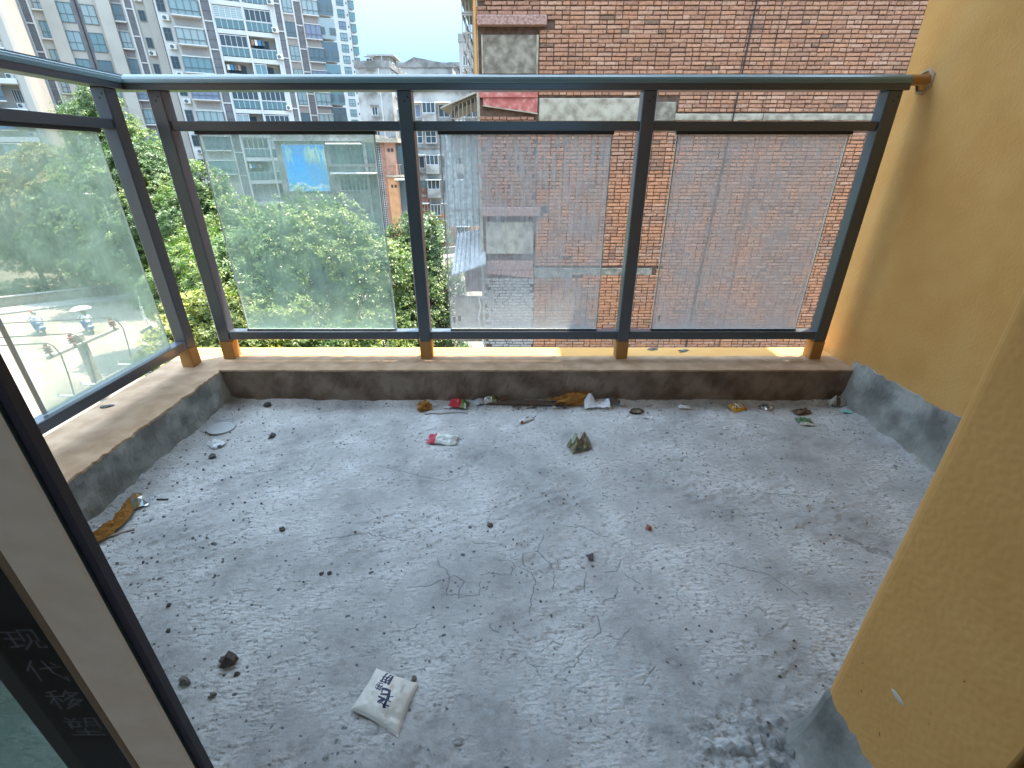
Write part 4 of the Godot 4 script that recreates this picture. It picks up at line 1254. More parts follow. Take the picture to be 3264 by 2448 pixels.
	bx.call("cement_panel", -0.515, 0.425, -0.760, -0.148, 0.022, M.cement, 0.006)
	bx.call("window_gap", -0.525, 0.425, -0.895, -0.763, -0.030, M.room_dark, 0.0)
	for q in [[-0.15, 0.09], [0.27, 0.40]]:
		bx.call("gap_brick", q[0], q[1], -0.880, -0.800, -0.012, tone_mats[6], 0.004)
	bx.call("red_board", -0.515, 0.430, -1.075, -0.897, 0.030, M.pink_stone, 0.006)
	m = Mesher.new()
	m.prism([Vector2(-0.515, -1.150 - GY), Vector2(0.43, -1.245 - GY), Vector2(0.43, -1.077 - GY), Vector2(-0.515, -1.077 - GY)], -0.04, 0.022)
	obj("red_board", m.mesh(), M.pink_stone, t)
	bx.call("cement_band", 0.43, 1.235, -1.250, -1.045, 0.016, M.cement_dark, 0.010)
	bx.call("cement_band", 1.236, 2.87, -1.190, -1.045, 0.014, M.cement_dark, 0.010)
	bx.call("corner_strip", -0.625, -0.570, -3.0, 7.0, 0.004, M.cement, 0.004)
	bx.call("orange_pipe", -0.640, -0.595, 2.2, 6.0, 0.035, mat(0.52, 0.24, 0.05, 0.6), 0.012)
	bx.call("seam_strip", 0.452, 0.470, -1.0, 1.52, 0.018, M.mortar, 0.004)
	# cages, canopy and sheets hung on the side that faces the street
	var cage := func(x: float, y0: float, y1: float, f0: float, f1: float):
		var c := Mesher.new()
		var nb := int((f1 - f0) / 0.55)
		for i in nb + 1:
			var f := lerpf(f0, f1, float(i) / nb)
			c.box(Vector3(x, Y.call((y0 + y1) * 0.5), -f), Vector3(0.014, y1 - y0, 0.014))
		for i in 5:
			c.box(Vector3(x, Y.call(lerpf(y0, y1, i / 4.0)), -(f0 + f1) * 0.5), Vector3(0.024, 0.024, f1 - f0))
			c.box(Vector3((x - 0.6) * 0.5, Y.call(lerpf(y0, y1, i / 4.0)), -f0), Vector3(absf(x + 0.6), 0.024, 0.024))
		for i in 4:
			c.box(Vector3(lerpf(x, -0.6, i / 4.0), Y.call((y0 + y1) * 0.5), -f0), Vector3(0.015, y1 - y0, 0.015))
		obj("window_cage", c.mesh(), mat(0.34, 0.33, 0.31, 0.5, 0.2), t)
	cage.call(-0.84, 2.15, 3.15, 0.15, 2.7)
	cage.call(-0.84, 3.18, 6.00, 0.15, 2.7)
	cage.call(-0.92, 2.25, 5.70, 3.6, 6.2)
	obj("eave", one_box(Vector3(-0.72, Y.call(3.42), -0.9), Vector3(0.30, 0.10, 1.9), 0.01), M.old_grey, t)
	m = Mesher.new()
	m.prism([Vector2(-0.58, 2.065 - GY), Vector2(-1.27, 1.80 - GY), Vector2(-1.285, 1.775 - GY), Vector2(-0.58, 2.03 - GY)], -2.6, -0.02)
	obj("canopy_sheet", m.mesh(), mat(0.36, 0.33, 0.28, 0.6), t)
	m = Mesher.new()
	for k in 5:
		var z := -0.10 - 0.14 * k
		m.tube([Vector3(-0.60, 1.99 - GY, z), Vector3(-1.00, 1.84 - GY, z), Vector3(-1.07, 1.79 - GY, z), Vector3(-1.10, 1.70 - GY, z), Vector3(-1.10, 1.20 - GY, z)], 0.016, 6)
	for k in 6:
		var x := -0.66 - 0.075 * k
		m.tube([Vector3(x, 1.965 - GY + (x + 0.6) * 0.37, -0.06), Vector3(x, 1.1 - GY, -0.06)], 0.011, 6)
	m.tube([Vector3(-0.6, 1.62 - GY, -0.06), Vector3(-1.1, 1.62 - GY, -0.06)], 0.012, 6)
	obj("canopy_pipes", m.mesh(), M.pipe, t)
	var sheetm := noisy(noise(411, 0.02, 5), [[0.2, Color(0.22, 0.27, 0.28)], [0.5, Color(0.36, 0.42, 0.43)], [0.8, Color(0.48, 0.53, 0.54)]], 0.9, 0.5)
	var sh := func(x0: float, x1: float, y0: float, y1: float, z: float):
		obj("wind_sheet", one_box(Vector3((x0 + x1) * 0.5, Y.call((y0 + y1) * 0.5), z), Vector3(x1 - x0, y1 - y0, 0.02), 0.003), sheetm, t)
	sh.call(-1.28, -1.06, -0.25, 1.35, -0.20)
	sh.call(-0.93, -0.63, -0.25, 1.35, -0.22)
	sh.call(-1.06, -0.93, 0.98, 1.35, -0.21)
	sh.call(-1.06, -0.93, -0.25, 0.60, -0.21)
	m = Mesher.new()
	for k in 6:
		m.tube([Vector3(-1.25 + 0.12 * k, 1.36 - GY, -0.17), Vector3(-1.25 + 0.12 * k, -0.32 - GY, -0.17)], 0.008, 6)
	m.tube([Vector3(-1.28, 0.05 - GY, -0.165), Vector3(-0.6, 0.08 - GY, -0.165)], 0.010, 6)
	obj("sheet_bars", m.mesh(), M.pipe, t)
	m = Mesher.new()
	var c4 := [Vector3(-1.17, -0.47 - GY, -0.75), Vector3(-0.60, -0.36 - GY, -0.75), Vector3(-0.51, -0.88 - GY, 0.35), Vector3(-1.20, -1.11 - GY, 0.35)]
	var dn := Vector3(0, -0.03, 0)
	m.quad(c4[3], c4[2], c4[1], c4[0])
	m.quad(c4[0] + dn, c4[1] + dn, c4[2] + dn, c4[3] + dn)
	for i in 4:
		m.quad(c4[i], c4[(i + 1) % 4], c4[(i + 1) % 4] + dn, c4[i] + dn)
	for k in 7:
		var a: Vector3 = c4[3].lerp(c4[2], (k + 0.5) / 7.0)
		var b: Vector3 = c4[0].lerp(c4[1], (k + 0.5) / 7.0)
		m.tube([a + Vector3(0, 0.004, 0), b + Vector3(0, 0.004, 0)], 0.012, 5)
	obj("lower_awning", m.mesh(), M.awning_grey, t)
	bx.call("hanging_board", -0.95, -0.63, -1.52, -0.98, -0.10, mat(0.20, 0.115, 0.105, 0.9), 0.004)
	bx.call("low_shelter", -1.15, -0.63, -2.6, -1.75, -0.20, M.cement_dark, 0.01)
	m = Mesher.new()
	m.tube([Vector3(-0.70, -1.62 - GY, 0.02), Vector3(-0.66, -1.85 - GY, 0.03), Vector3(-0.72, -2.10 - GY, 0.03), Vector3(-0.62, -2.7 - GY, 0.03)], 0.022, 7)
	obj("drain_hose", m.mesh(), mat(0.42, 0.40, 0.36, 0.7), t)
	# cables hung down the wall
	m = Mesher.new()
	m.tube([Vector3(4.06, 5.2, 0.035), Vector3(4.0, 3.31, 0.04), Vector3(3.955, 1.7, 0.045), Vector3(3.90, 0.3, 0.04), Vector3(3.82, -2.8, 0.04), Vector3(3.80, -4.0, 0.035)], 0.013, 7)
	single("black_cable", "thick black cable hanging down the brick wall", "cable", m.mesh(), M.black, at(0, 0, F))
	m = Mesher.new()
	m.tube([Vector3(4.43, 5.2, 0.03), Vector3(4.43, 3.3, 0.03), Vector3(4.52, 1.0, 0.03), Vector3(4.55, -3.6, 0.03)], 0.004, 5)
	single("thin_wire", "thin dark wire on the brick wall right of the thick cable", "wire", m.mesh(), M.black, at(0, 0, F))

# ------------------------------------------------------------------ trees
func leaf_cluster(sd: int, leaf: float, count: int) -> ArrayMesh:
	var r := RandomNumberGenerator.new()
	r.seed = sd
	var m := Mesher.new()
	for i in count:
		var a := TAU * i / count + r.randf_range(-0.4, 0.4)
		var tilt := r.randf_range(-0.55, 0.65)
		var d := Vector3(cos(a) * cos(tilt), sin(tilt), sin(a) * cos(tilt))
		var side := d.cross(Vector3.UP).normalized()
		side = (side + Vector3.UP * r.randf_range(-0.6, 0.6)).normalized()
		var up := side.cross(d).normalized()
		var l := leaf * r.randf_range(0.75, 1.15)
		var o := d * leaf * 0.12
		var mid := o + d * l * 0.5 + up * l * 0.06
		var tip := o + d * l - up * l * 0.14
		var w := l * 0.17
		m.tri(o, mid - side * w, mid); m.tri(mid, mid - side * w, tip)
		m.tri(o, mid, mid + side * w); m.tri(mid, tip, mid + side * w)
	return m.mesh()

var leaf_mat: StandardMaterial3D
var bark_mat: StandardMaterial3D
var clusters := []

func tree(called: String, label: String, x: float, f: float, lobes: Array, count: int, leaf: float, tint: Color, sd: int, group := "street trees behind the railing"):
	# lobes: [dx, y over the ground, dz, radius, squash]; leaves grow through each lobe, mostly near its outside
	var t := thing(called, label, "tree", at(x, GY, -f), group)
	var r := RandomNumberGenerator.new()
	r.seed = sd
	var m := Mesher.new()
	var low := 1e9
	for l in lobes: low = minf(low, l[1] - l[3] * 0.5)
	var fork := Vector3(0.1, maxf(low * 0.8, 1.6), 0)
	m.tube([Vector3(0, -0.1, 0), Vector3(0.03, fork.y * 0.5, 0.02), fork], [0.26, 0.20, 0.17], 9)
	obj("trunk", m.mesh(), bark_mat, t)
	for l in lobes:
		m = Mesher.new()
		var c := Vector3(l[0], l[1], l[2])
		var mid := fork.lerp(c, 0.5) + Vector3(r.randf_range(-0.3, 0.3), 0.2, r.randf_range(-0.3, 0.3))
		m.tube([fork - Vector3(0, 0.15, 0), mid, c, c + Vector3(0, l[3] * 0.5, 0)], [0.11, 0.075, 0.045, 0.015], 6)
		for k in 4:
			var e: Vector3 = c + Vector3(r.randf_range(-1, 1), r.randf_range(-0.3, 0.8), r.randf_range(-1, 1)) * l[3] * 0.8
			m.tube([mid.lerp(c, 0.3 + 0.2 * k), e], [0.035, 0.008], 5)
		obj("limb", m.mesh(), bark_mat, t)
	var vol := 0.0
	for l in lobes: vol += l[3] * l[3]
	var gap := noise(sd + 5, 0.55, 2)
	var hue := noise(sd + 9, 0.45, 2)
	var tr := []
	for l in lobes:
		var want := int(count * l[3] * l[3] / vol)
		var c := Vector3(l[0], l[1], l[2])
		var tries := 0
		var made := 0
		while made < want and tries < want * 4:
			tries += 1
			var d := Vector3(r.randfn(), r.randfn(), r.randfn()).normalized()
			if d.y < -0.5 and r.randf() < 0.6: continue
			var k := pow(r.randf(), 0.35)
			var bump := 1.0 + 0.28 * gap.get_noise_3dv(d * 4.0 + c)
			var p: Vector3 = c + Vector3(d.x, d.y * l[4], d.z) * l[3] * k * bump
			if p.y < 0.6: continue
			if gap.get_noise_3dv(p * 1.5) < -0.22: continue
			var up := (d * 0.7 + Vector3(0, 0.8, 0) + Vector3(r.randf_range(-0.5, 0.5), r.randf_range(-0.3, 0.3), r.randf_range(-0.5, 0.5))).normalized()
			var s := r.randf_range(0.75, 1.25)
			var b := Basis(Quaternion(Vector3.UP, up)) * Basis(Vector3.UP, r.randf() * TAU)
			var young := clampf(hue.get_noise_3dv(p) * 1.5 + (0.35 if k > 0.85 else 0.0) + r.randf_range(-0.25, 0.25), 0.0, 1.0)
			var col := tint.lerp(Color(tint.r * 2.1, tint.g * 1.6, tint.b * 0.9), young) * r.randf_range(0.8, 1.2)
			tr.append([Transform3D(b.scaled(Vector3.ONE * s), p), col])
			made += 1
	var mm := MultiMesh.new()
	mm.transform_format = MultiMesh.TRANSFORM_3D
	mm.use_colors = true
	var key := "leaf%.3f" % leaf
	if not mesh_cache.has(key): mesh_cache[key] = leaf_cluster(600 + sd, leaf, 8)
	mm.mesh = mesh_cache[key]
	mm.instance_count = tr.size()
	for i in tr.size():
		mm.set_instance_transform(i, tr[i][0]); mm.set_instance_color(i, tr[i][1])
	var o := MultiMeshInstance3D.new()
	o.name = "crown"
	o.multimesh = mm
	o.material_override = leaf_mat
	t.add_child(o, true)
	o.set_meta("kind", "stuff")

func build_trees():
	leaf_mat = StandardMaterial3D.new()
	leaf_mat.vertex_color_use_as_albedo = true
	leaf_mat.roughness = 0.38
	leaf_mat.backlight_enabled = true
	leaf_mat.backlight = Color(0.55, 0.75, 0.25)
	bark_mat = noisy(noise(601, 0.03, 5), [[0.2, Color(0.06, 0.05, 0.04)], [0.8, Color(0.14, 0.12, 0.10)]], 0.7, 0.95)
	var g := Color(0.085, 0.140, 0.036)
	var dk := Color(0.060, 0.110, 0.028)
	var yl := Color(0.118, 0.150, 0.036)
	# heights over the street: the balcony floor is at 10.04
	tree("broadleaf_tree", "big bright green tree behind the left front pane, its top below the blue hoarding", -7.2, 16.5, [[0.2, 8.2, 0, 2.2, 0.85], [-1.9, 7.4, 0.6, 1.9, 0.85], [1.7, 7.3, -0.2, 1.9, 0.9], [-0.4, 6.0, 1.2, 2.1, 0.9], [2.0, 5.2, 0.8, 1.8, 0.9], [-2.4, 5.4, 1.0, 1.8, 0.9], [0.4, 4.2, 1.6, 1.9, 0.8], [-1.8, 3.6, 1.4, 1.7, 0.8]], 14300, 0.148, g, 611)
	tree("broadleaf_tree", "yellow tipped tree seen between the two corner posts, nearest of the trees", -8.8, 13.2, [[0.0, 6.5, 0, 1.3, 0.9], [-0.9, 5.6, 0.4, 1.2, 0.9], [0.9, 5.5, 0.5, 1.2, 0.9], [0.0, 4.4, 0.6, 1.4, 0.9], [-0.6, 3.4, 0.7, 1.2, 0.9], [1.0, 3.6, 0.9, 1.2, 0.9]], 7800, 0.131, yl, 621)
	tree("broadleaf_tree", "dark green tree between the second post and the brick building", -3.9, 20.0, [[0.1, 8.0, 0, 1.3, 0.9], [-0.8, 6.8, 0.4, 1.7, 0.9], [0.5, 6.2, 0.2, 1.6, 0.9], [0.0, 4.8, 0.5, 1.9, 0.9], [0.4, 3.2, 0.5, 1.7, 0.9], [-1.4, 4.2, 0.6, 1.7, 0.9]], 7800, 0.148, dk, 631)
	tree("broadleaf_tree", "light green tree whose pointed top shows at the upper left of the left front pane", -15.0, 24.5, [[0.0, 9.7, 0, 1.2, 1.0], [-0.6, 8.4, 0.2, 1.8, 0.9], [0.9, 7.9, 0.3, 1.9, 0.9], [0.0, 6.4, 0.6, 2.3, 0.9], [2.0, 6.0, 0.2, 1.8, 0.9]], 7800, 0.157, g, 641)
	tree("broadleaf_tree", "rounded tree left of the corner post, reaching up to the middle rail", -20.3, 28.0, [[0.0, 10.8, 0, 1.5, 0.9], [-1.2, 9.6, 0.3, 1.9, 0.9], [1.2, 9.3, 0.2, 1.9, 0.9], [0.0, 7.8, 0.6, 2.4, 0.9], [-1.6, 6.0, 0.6, 2.2, 0.9], [1.5, 5.8, 0.6, 2.2, 0.9], [0.2, 4.2, 0.8, 2.2, 0.8]], 10400, 0.165, dk, 651)
	tree("tall_tree", "tallest tree, at the left, its top just under the side handrail", -29.3, 38.0, [[0.4, 14.8, 0, 1.4, 1.1], [-0.6, 13.3, 0.2, 2.0, 0.9], [1.1, 12.8, 0.3, 1.8, 0.9], [0.2, 11.3, 0.4, 2.4, 0.9], [2.4, 11.4, 0.4, 2.0, 0.9], [-1.8, 9.8, 0.6, 2.3, 0.9], [1.2, 8.8, 0.6, 2.6, 0.9], [3.3, 9.2, 0.2, 2.2, 0.9], [0.0, 6.6, 0.8, 2.6, 0.9]], 11700, 0.183, g, 661)
	tree("broadleaf_tree", "tree with a brownish yellow crown at the left end of the side pane", -38.8, 42.0, [[0.6, 10.6, 0, 1.9, 0.9], [-1.3, 9.6, 0.2, 2.0, 0.9], [1.6, 8.8, 0.5, 2.1, 0.9], [-0.6, 7.4, 0.8, 2.5, 0.9], [-3.0, 7.4, 0.6, 2.4, 0.9]], 8450, 0.191, Color(0.125, 0.125, 0.030), 671)
	tree("broadleaf_tree", "wide dark tree in the middle of the side pane over the far kerb", -35.2, 41.0, [[0.0, 8.8, 0, 2.0, 0.85], [-2.0, 7.6, 0.3, 2.2, 0.85], [1.9, 7.4, 0.4, 2.2, 0.85], [0.0, 5.8, 0.8, 2.8, 0.8], [-2.6, 4.9, 0.7, 2.5, 0.8], [2.6, 4.8, 0.8, 2.5, 0.8], [0.2, 3.2, 1.2, 2.6, 0.7]], 11700, 0.191, dk, 681)
	tree("broadleaf_tree", "low spreading tree over the far kerb at the left edge of the picture", -43.5, 43.0, [[0.0, 6.8, 0, 2.3, 0.85], [-2.2, 5.6, 0.3, 2.3, 0.85], [2.0, 5.4, 0.4, 2.3, 0.85], [0.0, 3.6, 0.8, 2.5, 0.75], [2.6, 3.2, 0.8, 2.2, 0.7]], 8450, 0.191, g, 691)
	tree("broadleaf_tree", "bushy tree right of the wide dark one, behind the edge of the side pane", -29.6, 40.0, [[0.0, 7.6, 0, 2.1, 0.9], [-1.6, 6.0, 0.4, 2.2, 0.9], [1.5, 5.8, 0.4, 2.2, 0.9], [0.0, 4.0, 0.8, 2.6, 0.8], [-2.2, 3.0, 0.8, 2.2, 0.7]], 8450, 0.183, g, 701)
	tree("broadleaf_tree", "tree with thin twigs hanging over the street right of the side pane", -13.6, 21.0, [[0.0, 6.8, 0, 1.8, 0.9], [-1.2, 5.6, 0.3, 1.7, 0.9], [1.3, 5.2, 0.4, 1.8, 0.9], [0.2, 4.0, 0.6, 1.9, 0.8], [-0.4, 2.6, 0.9, 1.6, 0.8], [1.4, 2.6, 0.9, 1.7, 0.8]], 7800, 0.148, g, 711)
	tree("broadleaf_tree", "low tree filling the gap under the light green top behind the left front pane", -13.0, 21.0, [[0.0, 6.2, 0, 1.8, 0.9], [-1.5, 5.0, 0.3, 1.8, 0.9], [1.5, 4.9, 0.4, 1.8, 0.9], [0.0, 3.4, 0.6, 2.0, 0.8], [2.2, 3.0, 0.9, 1.7, 0.8]], 7150, 0.148, yl, 721)

# ------------------------------------------------------------------ houses across the street
var wr := RandomNumberGenerator.new()

func house(called: String, label: String, x: float, f: float, ux := 1.0, uf := 0.0, group := "") -> Node3D:
	# local x runs along the facade (to the right), local z points out of it
	var b := Basis(Vector3(ux, 0, -uf), Vector3.UP, Vector3(uf, 0, ux))
	return thing(called, label, "building", Transform3D(b, Vector3(x, GY, -f)), group)

func part_box(p: Node, called: String, x0: float, x1: float, y0: float, y1: float, z0: float, z1: float, m: Material, bev := 0.0) -> MeshInstance3D:
	return obj(called, one_box(Vector3((x0 + x1) * 0.5, (y0 + y1) * 0.5, (z0 + z1) * 0.5), Vector3(x1 - x0, y1 - y0, z1 - z0), bev), m, p)

func window(p: Node, x: float, y: float, w: float, h: float, z: float, nx: int, transom: float, pane_m: Material, frame_m: Material, bar := 0.055) -> MeshInstance3D:
	var key := "w%.2f_%.2f_%d_%.2f_%.3f" % [w, h, nx, transom, bar]
	if not mesh_cache.has(key):
		var m := Mesher.new()
		var d := 0.10
		for s in [-1.0, 1.0]:
			m.box(Vector3(s * (w * 0.5 - bar * 0.6), 0, 0), Vector3(bar * 1.2, h, d))
			m.box(Vector3(0, s * (h * 0.5 - bar * 0.6), 0), Vector3(w - bar * 2.4, bar * 1.2, d))
		for i in range(1, nx):
			m.box(Vector3(-w * 0.5 + w * i / nx, 0, 0), Vector3(bar, h - bar * 2.4, d * 0.8))
		if transom > 0.0:
			m.box(Vector3(0, -h * 0.5 + h * transom, 0.002), Vector3(w - bar * 2.4, bar, d * 0.8))
		mesh_cache[key] = m.mesh()
		mesh_cache[key + "p"] = one_box(Vector3(0, 0, -0.01), Vector3(w - bar * 2.2, h - bar * 2.2, 0.02))
	var o := obj("window", mesh_cache[key], frame_m, p, at(x, y + h * 0.5, z + 0.03))
	obj("pane", mesh_cache[key + "p"], pane_m, o)
	return o

func some_pane() -> Material:
	return M.panes[wr.randi() % M.panes.size()]

func ac_unit(p: Node, x: float, y: float, z: float):
	if not mesh_cache.has("ac"):
		var m := Mesher.new()
		m.box(Vector3.ZERO, Vector3(0.82, 0.56, 0.32), 0.03)
		mesh_cache["ac"] = m.mesh()
		m = Mesher.new()
		m.lathe([Vector2(0.22, 0.0), Vector2(0.20, 0.012), Vector2(0.06, 0.012), Vector2(0.0, 0.02)], Vector3.ZERO, Vector3(0, 0, 1), 14)
		mesh_cache["fan"] = m.mesh()
	var o := obj("air_conditioner", mesh_cache["ac"], M.ac_white, p, at(x, y, z))
	obj("fan_grille", mesh_cache["fan"], M.frame_dark, o, at(-0.12, 0, 0.161))

func bay(p: Node, x0: float, x1: float, y: float, h: float, out: float, nx: int):
	# a glazed box that stands out of the wall: floor and roof plates, front window, side panes
	var w := x1 - x0
	var o := obj("bay_window", one_box(Vector3(0, -0.06, out * 0.5), Vector3(w + 0.12, 0.12, out + 0.06)), M.off_white, p, at((x0 + x1) * 0.5, y, 0))
	obj("roof_plate", one_box(Vector3(0, h + 0.05, out * 0.5), Vector3(w + 0.10, 0.10, out + 0.05)), M.off_white, o)
	var m := Mesher.new()
	m.box(Vector3(0, h * 0.5, out * 0.5 - 0.03), Vector3(w - 0.02, h, out - 0.08))
	var pm: Material = some_pane()
	obj("pane", m.mesh(), pm, o)
	m = Mesher.new()
	for i in nx + 1:
		m.box(Vector3(-w * 0.5 + w * i / nx, h * 0.5, out - 0.04), Vector3(0.06, h, 0.08))
	m.box(Vector3(0, h * 0.30, out - 0.042), Vector3(w, 0.055, 0.07))
	for s in [-1.0, 1.0]:
		m.box(Vector3(s * (w * 0.5 - 0.01), h * 0.30, out * 0.5), Vector3(0.06, 0.05, out - 0.1))
		m.box(Vector3(s * (w * 0.5 - 0.01), h * 0.5, out * 0.35), Vector3(0.06, h, 0.05))
	obj("frame", m.mesh(), M.frame_dark, o)

func balcony(p: Node, x0: float, x1: float, floor_h: float, kind: int):
	# recess between two piers; kind 0 open with railing, 1 glazed in, 2 half glazed, 3 barred
	var w := x1 - x0
	var c := (x0 + x1) * 0.5
	window(p, c - 0.2, floor_h + 0.12, w * 0.62, 2.05, -1.28, 3, 0.0, M.pane_dark if kind != 1 else some_pane(), M.frame_dark)
	var o := obj("balcony_railing", one_box(Vector3(0, 1.05, -0.08), Vector3(w, 0.06, 0.07)), M.frame_white, p, at(c, floor_h, 0))
	var m := Mesher.new()
	m.box(Vector3(0, 0.55, -0.08), Vector3(w - 0.02, 0.92, 0.02))
	obj("railing_glass", m.mesh(), M.balcony_glass, o)
	m = Mesher.new()
	for i in 6:
		m.box(Vector3(-w * 0.5 + w * i / 5.0, 0.55, -0.075), Vector3(0.04, 1.0, 0.05))
	if kind == 3:
		for i in 6:
			m.box(Vector3(0, 1.2 + i * 0.2, -0.07), Vector3(w, 0.03, 0.03))
	obj("railing_bars", m.mesh(), M.frame_white, o).set_meta("kind", "stuff")
	if kind == 1 or kind == 3:
		window(p, c, floor_h + 1.09, w - 0.04, 1.26, -0.10, 5, 0.0, some_pane() if kind == 3 else M.pane_dark, M.frame_white)
	if kind == 2:
		window(p, c - w * 0.26, floor_h + 1.09, w * 0.46, 1.26, -0.10, 2, 0.0, some_pane(), M.frame_white)
	if kind == 0:
		for i in 4:                                       # washing
			var cols := [M.white, M.pane_blue, M.frame_dark, M.salmon]
			var q := obj("hung_washing", one_box(Vector3(0, -0.32, 0), Vector3(0.34, 0.62, 0.04), 0.015), cols[(i + int(floor_h)) % 4], p, at(x0 + 0.35 + i * 0.42, floor_h + 2.15, -0.45))
			q.rotation.y = 0.3 * (i % 2)

func panels(p: Node, x0: float, x1: float, y0: float, pitch: float, count: int):
	# grey cladding between white lines, one panel to a storey
	for k in count:
		var m := Mesher.new()
		var n := 3
		for i in n:
			m.box(Vector3(0, (i + 0.5) * (pitch - 0.16) / n, 0), Vector3(x1 - x0 - 0.22, (pitch - 0.16) / n - 0.05, 0.06))
		obj("grey_panel", m.mesh(), M.grey_panel, p, at((x0 + x1) * 0.5, y0 + k * pitch, 0.012))
		part_box(p, "white_band", x0 + 0.11, x1 - 0.11, y0 + k * pitch - 0.15, y0 + k * pitch - 0.01, 0.0, 0.10, M.off_white)
	for x in [x0, x1]:
		part_box(p, "white_pier", x - 0.10, x + 0.10, 0.0, y0 + count * pitch, -0.2, 0.16, M.off_white)

func build_towers():
	wr.seed = 7
	var ux := 0.891
	var uf := 0.454
	var top := 36.0
	# middle block with balconies
	var t := house("apartment_tower", "tall pale apartment block with rows of balconies, middle one of three joined blocks", -37.87, 72.45, ux, uf)
	part_box(t, "wall", -5.7, 8.6, 0, top, -16, -1.4, M.off_white)
	part_box(t, "wall", -4.2, -0.86, 0, top, -1.41, 0.0, M.cream)
	part_box(t, "wall", -0.85, 0.44, 0, top, -1.41, -0.01, M.mauve)
	part_box(t, "wall", 7.50, 8.6, 0, top, -1.41, -0.012, M.mauve)
	for x in [[0.30, 0.52], [3.76, 3.98], [7.10, 7.55]]:
		part_box(t, "white_pier", x[0], x[1], 0, top, -1.41, 0.06, M.off_white)
	panels(t, -0.78, 0.34, 23.04 - 2.95 * 5 + 0.7, 2.95, 9)
	panels(t, 7.62, 8.5, 23.04 - 2.95 * 5 + 0.4, 2.95, 9)
	var kinds := [[1, 2], [0, 2], [1, 3], [2, 1], [1, 1], [0, 2], [1, 0], [3, 1]]
	for k in range(-6, 3):
		var fl := 23.04 + 2.95 * k
		part_box(t, "balcony_slab", 0.52, 7.10, fl - 0.50, fl, -1.41, 0.0, M.off_white)
		if k >= -5:
			balcony(t, 0.52, 3.76, fl, kinds[(k + 6) % 8][0])
			balcony(t, 3.98, 7.10, fl, kinds[(k + 6) % 8][1])
			bay(t, -4.02, -1.02, fl + 0.88, 1.62, 0.62, 4)
			part_box(t, "apron", -3.9, -1.1, fl - 0.12, fl + 0.60, -0.02, 0.03, M.apron)
			ac_unit(t, 7.32, fl + 0.35, 0.22)
			window(t, -5.05, fl + 1.35, 0.85, 1.35, -1.41, 2, 0.6, M.pane_dark, M.frame_dark)
			ac_unit(t, -4.85, fl + 0.72, -1.22)
	# right block
	t = house("apartment_tower", "pale apartment block with bay windows, right one of three joined blocks", -43.18, 82.60, ux, uf)
	part_box(t, "wall", 9.7, 15.0, 0, 40, -16, 0, M.cream)
	part_box(t, "wall", 15.0, 17.0, 0, 40, -16, -1.6, M.cream)
	panels(t, 11.40, 12.55, 8.6, 2.99, 9)
	part_box(t, "white_pier", 9.62, 9.84, 0, 38, -0.2, 0.14, M.off_white)
	for k in range(-5, 4):
		var y := 24.9 + 2.99 * k
		window(t, 10.62, y, 1.35, 1.90, 0.0, 2, 0.3, some_pane(), M.frame_dark)
		part_box(t, "white_band", 9.84, 11.35, y - 0.22, y - 0.05, 0.0, 0.16, M.off_white)
		part_box(t, "apron", 10.0, 11.2, y - 0.95, y - 0.30, 0.0, 0.03, M.apron)
		bay(t, 12.66, 14.92, y, 1.78, 0.45, 3)
		part_box(t, "apron", 12.8, 14.8, y - 1.0, y - 0.22, 0.0, 0.04, M.apron)
		bay(t, 15.10, 16.75, y + 0.70, 1.70, -0.9, 2)
	# left block, set back
	t = house("apartment_tower", "cream apartment block with grey stripes, left one of three joined blocks", -41.28, 78.97, ux, uf)
	part_box(t, "wall", -24.0, -5.0, 0, top + 4, -16, 0, M.cream)
	part_box(t, "pier", -17.75, -16.35, 0, top + 4, 0, 0.55, M.cream)
	part_box(t, "pier", -12.25, -10.85, 0, top + 4, 0, 0.75, M.cream)
	part_box(t, "pier", -7.15, -6.15, 0, top + 4, 0, 0.60, M.cream)
	part_box(t, "dark_stripe", -14.85, -14.15, 0, top + 4, -0.1, 0.10, M.grey_panel)
	part_box(t, "down_pipe", -14.46, -14.36, 0, top + 4, 0.10, 0.22, M.black)
	panels(t, -19.95, -19.05, 8.6, 2.9, 10)
	panels(t, -9.40, -8.50, 8.2, 2.9, 10)
	for k in range(-5, 4):
		var d := 2.9 * k
		window(t, -21.30, 25.0 + d, 0.85, 1.25, 0.0, 2, 0.0, M.pane_dark, M.frame_dark)
		window(t, -18.15, 24.55 + d, 1.05, 1.75, 0.0, 2, 0.35, some_pane(), M.frame_dark)
		part_box(t, "sill", -18.85, -17.75, 24.35 + d, 24.50 + d, 0.0, 0.35, M.off_white)
		window(t, -15.65, 23.45 + d, 1.45, 2.05, 0.0, 2, 0.42, some_pane(), M.frame_dark)
		window(t, -13.35, 23.45 + d, 1.45, 2.05, 0.0, 2, 0.42, some_pane(), M.frame_dark)
		window(t, -10.25, 24.15 + d, 1.05, 1.75, 0.0, 2, 0.35, some_pane(), M.frame_dark)
		part_box(t, "sill", -10.85, -9.62, 23.95 + d, 24.10 + d, 0.0, 0.40, M.off_white)
		part_box(t, "apron", -10.70, -9.75, 23.20 + d, 23.90 + d, 0.0, 0.05, M.mauve)
		window(t, -7.75, 24.35 + d, 0.70, 1.15, 0.0, 2, 0.0, M.pane_dark, M.frame_dark)
		if k % 2 == 0: ac_unit(t, -7.75, 23.75 + d, 0.18)
	# bright wing at the far left with rounded balcony fronts
	t = house("apartment_wing", "bright cream wing with rounded balcony ends at the upper left edge", -37.87, 72.45, ux, uf)
	part_box(t, "wall", -62.0, -21.1, 0, top, -12, -1.3, M.cream)
	part_box(t, "pier", -21.1, -19.98, 0, top, -12, 0.0, M.cream, 0.25)
